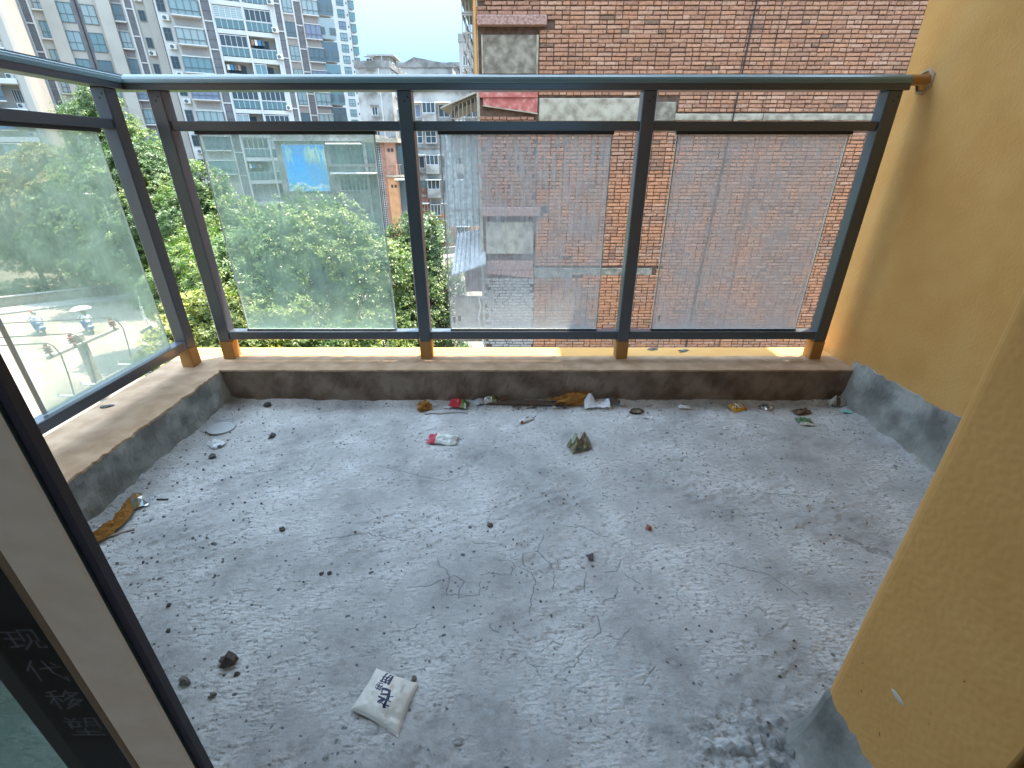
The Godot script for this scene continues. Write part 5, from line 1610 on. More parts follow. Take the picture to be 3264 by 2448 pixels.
	for k in range(-6, 3):
		var y := 22.2 + 2.95 * k
		part_box(t, "balcony_slab", -30.0, -21.0, y - 0.55, y, -1.31, 0.10, M.off_white, 0.06)
		var m := Mesher.new()
		m.box(Vector3(0, 0.45, 0), Vector3(1.5, 0.9, 0.12), 0.05)
		obj("parapet", m.mesh(), M.cream, t, at(-25.6, y, 0.0))
		bay(t, -24.6, -22.6, y + 0.75, 1.45, 0.25, 3)
		window(t, -21.75, y + 0.7, 0.95, 1.3, -1.28, 4, 0.0, M.pane_dark, M.off_white)
		if k == 0 or k == -3:
			part_box(t, "blue_blind", -24.5, -22.7, y + 0.85, y + 2.1, 0.24, 0.30, M.pane_blue)
		ac_unit(t, -21.7, y + 0.35, -1.05)
		for q in 8:
			window(t, -27.6 - 4.4 * q, y + 0.4, 2.2, 1.9, -1.28, 3, 0.4, some_pane(), M.frame_white)
	# the white tower farther off
	t = house("white_tower", "distant tall white tower with a dark column of windows, left of the strip of sky", -83.3, 159.4, ux, uf)
	part_box(t, "wall", 28.0, 37.6, 0, 95, -20, 0, M.off_white)
	part_box(t, "wall", 37.6, 39.2, 0, 95, -20, -1.5, M.off_white)
	for k in 27:
		var y := 12.0 + 2.9 * k
		window(t, 35.4, y, 2.1, 2.0, 0.0, 2, 0.35, some_pane(), M.frame_dark, 0.12)
		part_box(t, "bay_box", 38.2, 39.8, y - 0.2, y + 1.8, -3.0, -1.1, M.panes[1], 0.05)
		part_box(t, "bay_band", 38.1, 39.9, y + 1.82, y + 2.2, -3.1, -1.0, M.off_white)
		part_box(t, "small_window", 37.1, 37.4, y + 0.5, y + 1.1, -0.05, 0.03, M.pane_dark)

func build_old_houses():
	wr.seed = 21
	# weathered white block under the strip of sky
	var t := house("white_block", "weathered white house with a rooftop canopy under the strip of sky", -20.9, 74.0)
	var g := -GY
	part_box(t, "wall", 0, 4.6, 0, g + 11.9, -15.5, 0, M.old_white)
	part_box(t, "parapet", -0.1, 4.7, g + 11.9, g + 12.7, -0.35, 0.12, M.old_grey)
	part_box(t, "parapet", 4.45, 4.75, g + 11.9, g + 12.6, -15.6, -0.36, M.old_grey)
	part_box(t, "roof_house", 1.6, 4.2, g + 11.9, g + 13.6, -6.5, -3.0, M.old_white)
	part_box(t, "roof_canopy", 1.1, 4.8, g + 13.65, g + 13.85, -7.2, -2.4, M.awning_grey)
	part_box(t, "mast", 3.18, 3.26, g + 12.0, g + 14.6, -2.0, -1.92, M.steel)
	part_box(t, "drain_pipe", 3.05, 3.15, 0, g + 12.0, 0.0, 0.10, M.ac_white)
	for k in range(-1, 5):
		window(t, 2.05, g + 0.9 + 2.75 * k, 0.8, 1.05, 0.0, 2, 0.0, M.pane_dark, M.frame_white)
		part_box(t, "sill", 1.5, 2.6, g + 0.70 + 2.75 * k, g + 0.80 + 2.75 * k, 0.0, 0.22, M.old_grey)
		part_box(t, "window_hood", 1.45, 2.65, g + 2.05 + 2.75 * k, g + 2.15 + 2.75 * k, 0.0, 0.35, M.old_grey)
	for k in range(0, 5):
		for j in 3:
			var o := window(t, 0, 0, 1.2, 1.3, 0, 2, 0.0, M.pane_dark, M.frame_white)
			o.transform = Transform3D(Basis(Vector3.UP, PI * 0.5), Vector3(4.63, g + 1.2 + 2.75 * k, -2.6 - 4.2 * j))
	# stair tower of orange plaster and brick with a lattice of ventilation blocks
	t = house("stair_tower", "orange and brick stair tower with a lattice of ventilation blocks behind the first glass pane", -16.7, 60.0)
	part_box(t, "roof_slab", 0.0, 3.7, g + 2.68, g + 3.12, -5, 0.45, M.cement)
	part_box(t, "wall", 1.56, 2.05, 0, g + 2.68, -4, 0, M.far_brick)
	part_box(t, "wall", 2.05, 3.15, 0, g + 2.68, -4, -0.03, M.salmon)
	part_box(t, "lower_wall", 2.0, 3.12, 0, g - 0.9, -0.03, 0.03, M.orange_wall)
	part_box(t, "side_bay", 3.15, 4.2, 0, g + 2.4, -4, -0.8, M.panes[3])
	part_box(t, "floor_band", 1.95, 3.9, g - 0.95, g - 0.72, -0.5, 0.20, M.cement)
	part_box(t, "lattice_back", 0.80, 1.55, 0, g + 2.66, -4, -0.35, M.room_dark)
	var m := Mesher.new()
	for i in 4:
		m.box(Vector3(0.86 + i * 0.22, g - 2.4, -0.1), Vector3(0.07, 10.0, 0.12))
	for k in 40:
		m.box(Vector3(1.19, g - 7.2 + k * 0.25, -0.098), Vector3(0.72, 0.07, 0.10))
	obj("lattice", m.mesh(), M.old_white, t)
	for y in [1.75, -2.1]:
		for x in [2.35, 2.75]:
			part_box(t, "vent_block", x, x + 0.26, g + y, g + y + 0.34, -0.02, 0.04, M.room_dark)
	for k in 7:
		part_box(t, "railing_bar", 2.25 + k * 0.22, 2.29 + k * 0.22, g - 0.70, g + 0.35, 0.10, 0.14, M.salmon)
	part_box(t, "railing_top", 2.2, 3.8, g + 0.35, g + 0.42, 0.06, 0.18, M.salmon)
	part_box(t, "small_awning", 2.95, 3.9, g - 1.25, g - 1.10, -0.4, 0.7, M.awning_white)
	# podium with the blue hoarding
	t = house("shop_house", "low grey house with a big blue hoarding and white awnings, seen through the first pane", -30.0, 66.0)
	part_box(t, "wall", 0.0, 12.6, 0, g + 3.6, -8, 0, M.old_grey)
	part_box(t, "roof_edge", -0.1, 12.8, g + 3.0, g + 3.75, -8.1, 0.35, M.old_white)
	var pi := Image.create(256, 256, false, Image.FORMAT_RGB8)
	for y in 256:
		for x in 256:
			var v := y / 255.0
			pi.set_pixel(x, y, Color(0.14 + 0.16 * v, 0.55 + 0.10 * v, 0.80 + 0.04 * v))
	for k in 46:                                           # palm leaves hang in from the top, clouds rise from the foot
		var x := 120.0 + wr.randf() * 136.0
		if k < 8: x = wr.randf() * 46.0
		var len := 40.0 + wr.randf() * 70.0 + maxf(0.0, (x - 190.0)) * 1.1
		stroke(pi, Vector2(x, wr.randf() * 40.0), Vector2(x + wr.randf_range(-8, 24), len), 4.5, Color(0.70, 0.80, 0.68, 0.85))
	for k in 40:
		var x := wr.randf() * 256.0
		var y := 255.0 - wr.randf() * 46.0 * (1.0 if x < 90.0 or x > 200.0 else 0.6)
		stroke(pi, Vector2(x, y), Vector2(x + 8, y), 14.0, Color(0.74, 0.80, 0.84, 0.6))
	m = Mesher.new()
	m.quad_uv(Vector3(0, -5.4, 0.03), Vector3(5.2, -5.4, 0.03), Vector3(5.2, 0, 0.03), Vector3(0, 0, 0.03))
	var hb := part_box(t, "hoarding_board", 0.95, 6.25, g - 2.85, g + 2.62, 0.0, 0.20, M.frame_white)
	obj("hoarding_print", m.mesh(), printed(pi, 0.5), hb, at(1.0, g + 2.58, 0.20))
	window(t, 9.0, g + 0.55, 4.3, 1.95, 0.0, 3, 0.0, M.panes[3], M.frame_dark)
	part_box(t, "awning", 6.75, 11.1, g + 2.58, g + 2.78, 0.0, 1.0, M.awning_white, 0.05)
	part_box(t, "white_pier", 11.15, 11.55, 0, g + 3.0, -0.1, 0.2, M.old_white)
	window(t, 12.05, g + 0.6, 0.95, 1.8, 0.0, 1, 0.4, M.panes[3], M.frame_dark)
	part_box(t, "ledge", 6.4, 12.5, g + 0.10, g + 0.45, 0.0, 0.35, M.mauve)
	part_box(t, "awning", 7.0, 12.6, g - 0.75, g - 0.58, 0.0, 1.5, M.awning_white, 0.04)
	window(t, 9.4, g - 2.8, 3.6, 1.95, 0.0, 7, 0.75, M.pane_dark, M.frame_white)
	# old flats beside the brick building
	t = house("old_flats", "old white flats with awnings and orange lower floors between the trees and the brick building", -12.9, 66.0)
	part_box(t, "wall", -0.3, 9.4, 0, g + 8.4, -9, 0, M.old_white)
	part_box(t, "wall", 0.0, 9.4, g + 8.4, g + 8.9, -9.1, 0.25, M.old_grey)
	part_box(t, "lower_wall", 1.8, 9.4, 0, g - 5.6, 0.0, 0.06, M.orange_wall)
	part_box(t, "brick_front", -0.2, 2.0, g - 5.4, g - 2.4, 0.0, 0.06, M.far_brick)
	for k in 6:
		var y := g + 5.6 - 2.85 * k
		part_box(t, "floor_band", -0.3, 9.4, y - 0.55, y - 0.30, 0.0, 0.22, M.old_grey)
		for j in 5:
			var x := 1.05 + 1.75 * j
			if j % 2 == 0 or k % 3 == 1:
				window(t, x, y, 1.35, 1.40, 0.02 if j % 2 == 0 else 0.4, 2 if k != 4 else 3, 0.55 if k % 2 else 0.0, M.pane_dark if (j + k) % 3 else some_pane(), M.frame_white if k != 3 else M.frame_dark)
			else:
				var o := part_box(t, "balcony_front", x - 0.85, x + 0.85, y - 0.62, y + 0.38, 0.0, 0.95, M.old_white, 0.02)
				o.set_meta("label", "white balcony front")
				window(t, x, y + 0.40, 1.6, 1.15, 0.75, 3, 0.0, M.pane_dark, M.frame_white)
			if (j + k) % 2 == 0:
				part_box(t, "awning", x - 0.95, x + 0.95, y + 1.48, y + 1.58, 0.0, 0.95 + 0.3 * (k % 2), M.awning_white, 0.02)
	for k in 5:
		part_box(t, "clay_tile", -0.15 + 0.4 * k, 0.22 + 0.4 * k, g - 5.55, g - 5.40, 0.0, 0.7, M.salmon, 0.03)
	# more roofs towards the sky line
	t = house("far_house", "far grey house with a stepped roof left of the brick building, lowest in the row", -19.5, 92.0)
	part_box(t, "wall", 0, 9.6, 0, g + 14.6, -10, 0, M.old_white)
	part_box(t, "parapet", -0.2, 9.8, g + 14.6, g + 15.3, -0.4, 0.15, M.old_grey)
	for k in 4:
		for j in 4:
			window(t, 1.4 + 2.1 * j, g + 12.2 - 2.9 * k, 1.2, 1.3, 0.0, 2, 0.0, M.pane_dark, M.frame_white)
	t = house("far_house", "far brownish house with a pitched gable left of the brick building", -23.0, 112.0)
	part_box(t, "wall", 0, 12.0, 0, g + 17.6, -12, 0, M.old_grey)
	m = Mesher.new()
	m.prism([Vector2(-0.3, g + 17.6), Vector2(12.3, g + 17.6), Vector2(9.0, g + 18.4), Vector2(3.4, g + 19.3)], -12.0, 0.2)
	obj("roof", m.mesh(), M.old_grey, t)
	for k in 3:
		for j in 4:
			window(t, 2.0 + 2.7 * j, g + 15.0 - 2.9 * k, 1.2, 1.3, 0.0, 2, 0.0, M.pane_dark, M.frame_white, 0.09)
	t = house("far_house", "tall narrow beige house just left of the window cages", -7.9, 84.0)
	part_box(t, "wall", 0, 5.5, 0, g + 16.6, -10, 0, M.cream)
	part_box(t, "parapet", -0.1, 1.6, g + 16.6, g + 17.6, -1.5, 0.1, M.old_grey)
	for k in 5:
		window(t, 0.9, g + 13.6 - 2.9 * k, 0.9, 1.3, 0.0, 2, 0.0, M.pane_dark, M.frame_white, 0.08)
		ac_unit(t, 0.9, g + 13.1 - 2.9 * k, 0.2)
	t = house("far_house", "pale distant house on the skyline behind the brownish gable", -17.0, 150.0)
	part_box(t, "wall", 0, 22.0, 0, g + 23.5, -12, 0, M.old_white)
	part_box(t, "parapet", -0.2, 22.2, g + 23.5, g + 24.4, -0.4, 0.2, M.old_grey)
	for j in 7:
		window(t, 1.8 + 3.0 * j, g + 20.6, 1.4, 1.5, 0.0, 2, 0.0, M.pane_dark, M.frame_white, 0.1)

# ------------------------------------------------------------------ the street below
func build_street():
	struct("ground", one_box(Vector3(0, GY - 0.25, -150), Vector3(700, 0.4, 600)), M.soil)
	# the roadway runs off to the right and away; its far kerb lies at (-40, 35) .. (-34.4, 39)
	var dir := Vector3(0.815, 0, -0.58).normalized()
	var nrm := Vector3(0.58, 0, 0.815).normalized()          # towards the house
	var edge := Vector3(-40.06, GY, -35.11)
	var b := Basis(dir, Vector3.UP, nrm)
	var road := struct("roadway", one_box(Vector3(0, -0.02, 18.5), Vector3(160, 0.036, 37.0)), M.asphalt)
	road.transform = Transform3D(b, edge)
	var k := struct("far_pavement", one_box(Vector3(0, 0.06, -2.2), Vector3(160, 0.16, 4.4), 0.02), M.pave)
	k.transform = Transform3D(b, edge)
	var w := thing("low_wall", "long low grey wall along the far edge of the street under the trees", "wall", Transform3D(b, edge + nrm * -2.3))
	obj("masonry", one_box(Vector3(0, 0.45, 0), Vector3(120, 0.9, 0.3), 0.02), M.cement_dark, w)
	obj("cap", one_box(Vector3(0, 0.93, 0), Vector3(120, 0.08, 0.42), 0.015), M.pave, w)
	# hedge behind the wall
	var mm := MultiMesh.new()
	mm.transform_format = MultiMesh.TRANSFORM_3D
	mm.use_colors = true
	mm.mesh = leaf_cluster(801, 0.20, 8)
	var r := RandomNumberGenerator.new()
	r.seed = 88
	mm.instance_count = 13500
	for i in 13500:
		var p := Vector3(r.randf_range(-60, 40), 0.2 + 1.7 * pow(r.randf(), 0.7), -r.randf_range(0.2, 2.0))
		mm.set_instance_transform(i, Transform3D(Basis.from_euler(Vector3(r.randf_range(-0.7, 0.7), r.randf() * TAU, 0)).scaled(Vector3.ONE * r.randf_range(0.8, 1.3)), p))
		mm.set_instance_color(i, Color(0.045, 0.085, 0.022) * r.randf_range(0.7, 1.5))
	var h := MultiMeshInstance3D.new()
	h.name = "hedge"
	h.multimesh = mm
	h.material_override = leaf_mat
	h.transform = Transform3D(b, edge + nrm * -2.5)
	add_child(h, true)
	tag(h, "dense dark hedge behind the low wall at the far side of the street", "hedge")
	h.set_meta("kind", "stuff")
	# concrete pole with two crossarms, close to the balcony
	var t := thing("utility_pole", "concrete power pole with two crossarms, seen through the dusty side pane", "utility pole", at(-9.97, GY, -10.1))
	var ph := 7.38
	var m := Mesher.new()
	m.tube([Vector3(0, -0.2, 0), Vector3(0, ph, 0)], [0.16, 0.098], 16)
	obj("shaft", m.mesh(), M.cement, t)
	var ins_mat := mat(0.16, 0.07, 0.05, 0.3)
	var wire_mat := mat(0.05, 0.045, 0.04, 0.5)
	var arm := func(y: float, x: float):
		var a := Mesher.new()
		a.box(Vector3(x, y, 0.02), Vector3(0.06, 0.06, 1.95), 0.005)
		a.box(Vector3(x * 0.5, y, 0), Vector3(absf(x) + 0.1, 0.05, 0.05))
		return obj("crossarm", a.mesh(), mat(0.27, 0.24, 0.21, 0.6, 0.2), t)
	arm.call(7.20, 0.13)
	arm.call(6.20, 0.11)
	var spots := [-0.86, 0.30, 0.90]
	for k2 in 3:
		m = Mesher.new()
		var prof := [Vector2(0.018, 0.0), Vector2(0.018, 0.06)]
		for q in 3:
			prof += [Vector2(0.075, 0.065 + q * 0.055), Vector2(0.070, 0.082 + q * 0.055), Vector2(0.030, 0.100 + q * 0.055)]
		prof += [Vector2(0.035, 0.25), Vector2(0.0, 0.262)]
		m.lathe(prof, Vector3(0.13, 7.23, spots[k2]), Vector3(-0.12, 1, 0).normalized(), 12)
		obj("insulator", m.mesh(), ins_mat, t)
		m = Mesher.new()
		m.box(Vector3(0.05, 6.255, spots[k2]), Vector3(0.40, 0.045, 0.055), 0.012)
		m.box(Vector3(-0.12, 6.30, spots[k2]), Vector3(0.03, 0.06, 0.03), 0.006)
		obj("cut_out_switch", m.mesh(), M.ac_white, t)
	# wires: in from the left, looped over the insulator, down to the switch
	var labels := ["power wire nearest the balcony, looping down at the pole", "power wire in the middle of the pole, ending at the switch", "power wire farthest from the balcony, looping down at the far end of the crossarm"]
	for k2 in 3:
		var z: float = spots[k2]
		m = Mesher.new()
		var pts := []
		for i in 12:
			var s := i / 11.0
			pts.append(Vector3(-14.0 + 14.03 * s, 7.50 - 0.35 * sin(PI * s) + 0.3 * (1.0 - s), z))
		pts += [Vector3(0.14, 7.50, z - 0.02), Vector3(0.24, 7.44, z - 0.03), Vector3(0.31, 7.22, z - 0.04), Vector3(0.29, 6.75, z - 0.02), Vector3(0.24, 6.30, z), Vector3(0.22, 6.10, z + 0.01)]
		m.tube(pts, 0.013, 6)
		single("power_wire", labels[k2], "wire", m.mesh(), wire_mat, at(-9.97, GY, -10.1), "power wires on the pole")
	# street lamp among the trees
	t = thing("street_lamp", "slim white street lamp with a short arm in front of the dark trees", "street lamp", at(-27.9, GY, -34.0))
	m = Mesher.new()
	m.tube([Vector3(0, 0, 0), Vector3(0, 8.7, 0)], [0.10, 0.055], 10)
	obj("pole", m.mesh(), M.white, t)
	m = Mesher.new()
	m.tube([Vector3(0, 8.65, 0), Vector3(-0.25, 8.85, 0), Vector3(-0.7, 8.9, 0)], 0.04, 8)
	obj("arm", m.mesh(), M.white, t)
	obj("lamp_head", one_box(Vector3(-0.85, 8.88, 0), Vector3(0.55, 0.10, 0.2), 0.03), M.white, t)
	# square panel on a slim post in the street
	t = thing("panel_post", "tilted grey square panel on a slim post in front of the twigs", "panel", at(-16.4, GY, -20.0))
	m = Mesher.new()
	m.tube([Vector3(0, 0, 0), Vector3(0, 3.7, 0)], 0.035, 8)
	obj("post", m.mesh(), M.steel, t)
	m = Mesher.new()
	m.box(Vector3(0, 3.85, 0), Vector3(0.55, 0.62, 0.06), 0.01, Basis.from_euler(Vector3(-0.5, 0.9, 0.35)))
	obj("panel", m.mesh(), M.grey_panel, t)

# ------------------------------------------------------------------ riders
func body_mesh(bones: Array, cell: float) -> ArrayMesh:
	# bones: [from, to, radius from, radius to, colour]; capsules joined by a smooth minimum, meshed as surface nets
	var lo := Vector3(1e9, 1e9, 1e9)
	var hi := -lo
	for b in bones:
		for q in 2:
			var r: Vector3 = Vector3.ONE * (b[2 + q] + cell * 2.0)
			lo = lo.min(b[q] - r); hi = hi.max(b[q] + r)
	var n := Vector3i(((hi - lo) / cell).ceil()) + Vector3i.ONE
	var field := PackedFloat32Array()
	var who := PackedByteArray()
	var near := PackedFloat32Array()
	field.resize(n.x * n.y * n.z); who.resize(n.x * n.y * n.z); near.resize(n.x * n.y * n.z)
	field.fill(1.0); near.fill(1e9)
	var kk := 0.035
	for bi in bones.size():
		var b: Array = bones[bi]
		var a: Vector3 = b[0]
		var d: Vector3 = b[1] - b[0]
		var l2 := maxf(d.length_squared(), 1e-6)
		var reach: float = maxf(b[2], b[3]) + 0.10
		var p0 := Vector3i(((a.min(b[1]) - Vector3.ONE * reach - lo) / cell).floor()).clamp(Vector3i.ZERO, n - Vector3i.ONE)
		var p1 := Vector3i(((a.max(b[1]) + Vector3.ONE * reach - lo) / cell).ceil()).clamp(Vector3i.ZERO, n - Vector3i.ONE)
		for z in range(p0.z, p1.z + 1):
			for y in range(p0.y, p1.y + 1):
				for x in range(p0.x, p1.x + 1):
					var p := lo + Vector3(x, y, z) * cell
					var t := clampf((p - a).dot(d) / l2, 0.0, 1.0)
					var s: float = (p - a - d * t).length() - lerpf(b[2], b[3], t)
					var i := (z * n.y + y) * n.x + x
					var h := maxf(kk - absf(field[i] - s), 0.0) / kk
					field[i] = minf(field[i], s) - h * h * kk * 0.25
					if s < near[i]:
						near[i] = s; who[i] = bi
	var m := Mesher.new()
	m.use_col = true
	var vert := {}
	var cells := [Vector3i(0, 0, 0), Vector3i(1, 0, 0), Vector3i(0, 1, 0), Vector3i(1, 1, 0), Vector3i(0, 0, 1), Vector3i(1, 0, 1), Vector3i(0, 1, 1), Vector3i(1, 1, 1)]
	var edges := [[0, 1], [2, 3], [4, 5], [6, 7], [0, 2], [1, 3], [4, 6], [5, 7], [0, 4], [1, 5], [2, 6], [3, 7]]
	var at_i := func(c: Vector3i) -> int: return (c.z * n.y + c.y) * n.x + c.x
	for z in n.z - 1:
		for y in n.y - 1:
			for x in n.x - 1:
				var c := Vector3i(x, y, z)
				var vals := []
				var inside := 0
				for o in cells:
					var f := field[at_i.call(c + o)]
					vals.append(f)
					if f < 0.0: inside += 1
				if inside == 0 or inside == 8: continue
				var sum := Vector3.ZERO
				var cnt := 0
				for e in edges:
					var fa: float = vals[e[0]]
					var fb: float = vals[e[1]]
					if (fa < 0.0) != (fb < 0.0):
						sum += Vector3(cells[e[0]]).lerp(Vector3(cells[e[1]]), fa / (fa - fb))
						cnt += 1
				vert[at_i.call(c)] = lo + (Vector3(c) + sum / cnt) * cell
	for z in range(1, n.z - 1):
		for y in range(1, n.y - 1):
			for x in range(1, n.x - 1):
				var i := (z * n.y + y) * n.x + x
				var f0 := field[i]
				for ax in 3:
					var st: int = [1, n.x, n.x * n.y][ax]
					var f1 := field[i + st]
					if (f0 < 0.0) == (f1 < 0.0): continue
					var s1: int = [n.x, n.x * n.y, 1][ax]
					var s2: int = [n.x * n.y, 1, n.x][ax]
					var q := [i - s1 - s2, i - s2, i, i - s1]
					if not (vert.has(q[0]) and vert.has(q[1]) and vert.has(q[2]) and vert.has(q[3])): continue
					m.col = bones[who[i] if f0 < 0.0 else who[i + st]][4]
					if f0 < 0.0: m.quad(vert[q[0]], vert[q[1]], vert[q[2]], vert[q[3]])
					else: m.quad(vert[q[3]], vert[q[2]], vert[q[1]], vert[q[0]])
	return m.mesh()

func seated(shirt: Color, trousers: Color, hair: Color, reach: bool) -> Array:
	var skin := Color(0.42, 0.26, 0.18)
	var b := [
		[Vector3(0, 0.84, -0.06), Vector3(0, 0.84, 0.06), 0.135, 0.135, trousers],
		[Vector3(0, 0.92, 0), Vector3(0.07, 1.22, 0), 0.125, 0.14, shirt],
		[Vector3(0.07, 1.30, -0.12), Vector3(0.07, 1.30, 0.12), 0.075, 0.075, shirt],
		[Vector3(0.08, 1.36, 0), Vector3(0.11, 1.46, 0), 0.055, 0.05, skin],
		[Vector3(0.125, 1.53, 0), Vector3(0.115, 1.60, 0), 0.078, 0.088, skin],
		[Vector3(0.075, 1.60, 0), Vector3(0.095, 1.645, 0), 0.088, 0.080, hair],
		[Vector3(0.06, 1.52, 0), Vector3(0.06, 1.58, 0), 0.06, 0.07, hair],
		[Vector3(0.205, 1.545, 0), Vector3(0.215, 1.535, 0), 0.014, 0.016, skin]]
	for s in [-1.0, 1.0]:
		var hand := Vector3(0.54, 1.05, s * 0.27) if reach else Vector3(0.33, 0.99, s * 0.16)
		var elbow := Vector3(0.26, 1.08, s * 0.28) if reach else Vector3(0.10, 1.02, s * 0.27)
		b.append([Vector3(0.07, 1.30, s * 0.18), elbow, 0.058, 0.045, shirt])
		b.append([elbow, hand, 0.042, 0.030, skin])
		b.append([hand, hand + Vector3(0.06, -0.01, 0), 0.034, 0.026, skin])
		b.append([hand + Vector3(0.02, 0, -s * 0.02), hand + Vector3(0.05, 0.02, -s * 0.045), 0.014, 0.011, skin])
		b.append([Vector3(0.0, 0.82, s * 0.10), Vector3(0.40, 0.78, s * 0.17), 0.095, 0.072, trousers])
		b.append([Vector3(0.40, 0.78, s * 0.17), Vector3(0.34, 0.38, s * 0.15), 0.068, 0.045, trousers])
		b.append([Vector3(0.34, 0.34, s * 0.15), Vector3(0.50, 0.31, s * 0.16), 0.045, 0.035, Color(0.5, 0.5, 0.5)])
	return b

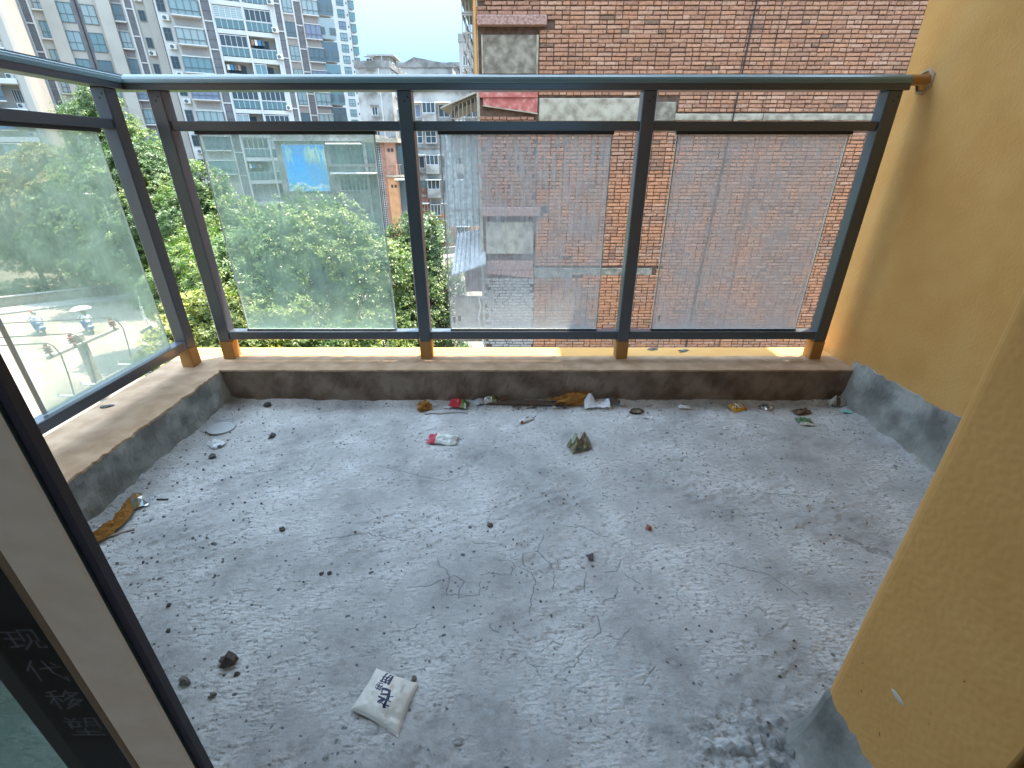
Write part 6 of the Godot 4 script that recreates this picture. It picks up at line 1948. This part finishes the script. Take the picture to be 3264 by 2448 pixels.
func build_riders():
	var skin_mat := tinted(0.8)
	var paint := mat(0.06, 0.13, 0.30, 0.35)
	var proto := thing("motor_scooter", "blue motor scooter with two riders, the farther left of the two on the street", "scooter", at(-32.94, GY, -30.85, 2.62), "motor scooters crossing the street")
	var m: Mesher
	for x in [-0.62, 0.64]:
		m = Mesher.new()
		var prof := []
		for i in 9:
			var a := TAU * i / 8.0
			prof.append(Vector2(0.205 + 0.045 * cos(a), 0.05 * sin(a)))
		m.lathe(prof, Vector3.ZERO, Vector3(0, 0, 1), 18)
		var w := obj("wheel", m.mesh(), M.black, proto, at(x, 0.25, 0))
		m = Mesher.new()
		m.lathe([Vector2(0.17, -0.03), Vector2(0.05, -0.045), Vector2(0.0, -0.045)], Vector3.ZERO, Vector3(0, 0, 1), 12)
		m.lathe([Vector2(0.0, 0.045), Vector2(0.05, 0.045), Vector2(0.17, 0.03)], Vector3.ZERO, Vector3(0, 0, 1), 12)
		obj("rim", m.mesh(), M.steel, w)
	m = Mesher.new()
	m.prism([Vector2(-0.75, 0.42), Vector2(-0.40, 0.28), Vector2(0.30, 0.26), Vector2(0.42, 0.36), Vector2(0.56, 0.92), Vector2(0.48, 0.95), Vector2(0.32, 0.40), Vector2(0.05, 0.38), Vector2(-0.05, 0.66), Vector2(-0.78, 0.70), Vector2(-0.90, 0.62)], -0.15, 0.15)
	obj("body_shell", m.mesh(), paint, proto)
	m = Mesher.new()
	m.box(Vector3(-0.36, 0.735, 0), Vector3(0.80, 0.10, 0.27), 0.04)
	obj("seat", m.mesh(), M.black, proto)
	m = Mesher.new()
	m.tube([Vector3(0.50, 0.90, -0.30), Vector3(0.53, 1.02, -0.22), Vector3(0.52, 1.02, 0.22), Vector3(0.50, 0.90, 0.30)], 0.018, 8)
	m.tube([Vector3(0.52, 1.0, 0), Vector3(0.64, 0.27, 0)], 0.03, 8)
	obj("handlebar", m.mesh(), M.black, proto)
	m = Mesher.new()
	m.box(Vector3(0.59, 0.86, 0), Vector3(0.10, 0.13, 0.18), 0.04)
	obj("headlight", m.mesh(), M.white, proto)
	m = Mesher.new()
	m.prism([Vector2(0.40, 0.40), Vector2(0.62, 0.56), Vector2(0.86, 0.42), Vector2(0.84, 0.37), Vector2(0.62, 0.50), Vector2(0.43, 0.36)], -0.07, 0.07)
	obj("mudguard", m.mesh(), paint, proto)
	var second := proto.duplicate()
	second.name = numbered(self, "motor_scooter")
	add_child(second, true)
	second.transform = at(-29.75, GY, -31.1, 2.55)
	second.set_meta("label", "blue motor scooter carrying the riders under the white umbrella")
	var bodies := [
		[proto, Color(0.55, 0.56, 0.58), Color(0.06, 0.10, 0.22), Color(0.30, 0.05, 0.04), true, 0.0, "person with reddish cap driving the farther left scooter, white shirt and dark trousers"],
		[proto, Color(0.50, 0.55, 0.66), Color(0.10, 0.16, 0.32), Color(0.22, 0.24, 0.26), false, -0.42, "person in pale blue riding behind the reddish cap on the farther left scooter"],
		[second, Color(0.62, 0.62, 0.60), Color(0.08, 0.13, 0.28), Color(0.03, 0.025, 0.02), true, 0.0, "person in white driving the scooter under the umbrella"],
		[second, Color(0.66, 0.66, 0.66), Color(0.08, 0.12, 0.25), Color(0.025, 0.02, 0.02), false, -0.42, "person with long dark hair in white riding behind and holding the white umbrella"],
	]
	for b in bodies:
		var sc: Node3D = b[0]
		var tf: Transform3D = sc.transform * Transform3D(Basis.IDENTITY, Vector3(b[5] - 0.12, 0.0, 0))
		var bones := seated(b[1], b[2], b[3], b[4])
		if b[6].contains("umbrella") and not b[4]:
			bones.append([Vector3(0.05, 1.55, 0), Vector3(0.02, 1.28, 0), 0.075, 0.05, b[3]])
		single("person", b[6], "person", body_mesh(bones, 0.030), skin_mat, tf, "riders on the scooters")
	var t := thing("umbrella", "open white umbrella over the riders of the nearer right scooter", "umbrella", second.transform * Transform3D(Basis(Vector3.FORWARD, 0.12), Vector3(-0.15, 0.98, 0)))
	m = Mesher.new()
	m.lathe([Vector2(0.62, 0.72), Vector2(0.50, 0.84), Vector2(0.28, 0.93), Vector2(0.0, 0.97)], Vector3.ZERO, Vector3.UP, 8)
	obj("canopy", m.mesh(), M.awning_white, t)
	m = Mesher.new()
	m.tube([Vector3(0, 0.0, 0), Vector3(0, 1.0, 0)], 0.010, 6)
	obj("shaft", m.mesh(), M.steel, t)

# ------------------------------------------------------------------ all of it
func _ready():
	var cam := Camera3D.new()
	cam.name = "camera"
	cam.position = Vector3(0, 0.96, 0)
	cam.rotation_degrees = Vector3(-25.8, 0, 0)
	cam.fov = 79.1
	cam.near = 0.03
	cam.far = 1200.0
	cam.current = true
	add_child(cam)
	var sky_m := ProceduralSkyMaterial.new()
	sky_m.sky_top_color = lin(2.5, 3.1, 3.85)
	sky_m.sky_horizon_color = lin(0.040, 0.155, 0.270)
	sky_m.sky_curve = 2.0
	sky_m.ground_bottom_color = Color(0.35, 0.33, 0.30)
	sky_m.ground_horizon_color = Color(0.55, 0.62, 0.66)
	sky_m.sky_energy_multiplier = 1.0
	var sky := Sky.new()
	sky.sky_material = sky_m
	var env := Environment.new()
	env.background_mode = Environment.BG_SKY
	env.sky = sky
	env.tonemap_mode = Environment.TONE_MAPPER_LINEAR
	env.tonemap_exposure = 4.05
	env.sdfgi_enabled = true
	env.ssao_enabled = true
	env.ssil_enabled = true
	var we := WorldEnvironment.new()
	we.name = "environment"
	we.environment = env
	add_child(we)
	var sun := DirectionalLight3D.new()
	sun.name = "sun"
	sun.light_energy = 1.4
	sun.light_color = Color(1.0, 0.95, 0.86)
	sun.light_angular_distance = 0.5
	sun.shadow_enabled = true
	var to_sun := Vector3(0.25, 1.0, -0.18).normalized()
	sun.transform = Transform3D(Basis.looking_at(-to_sun, Vector3.FORWARD), Vector3(0, 50, 0))
	add_child(sun)
	rng.seed = 1
	make_materials()
	build_floor()
	build_kerbs()
	build_walls()
	build_towers()
	build_old_houses()
	build_trees()
	build_street()
	build_brick_building()
	build_railing()
	build_door()
	build_riders()
	build_litter()
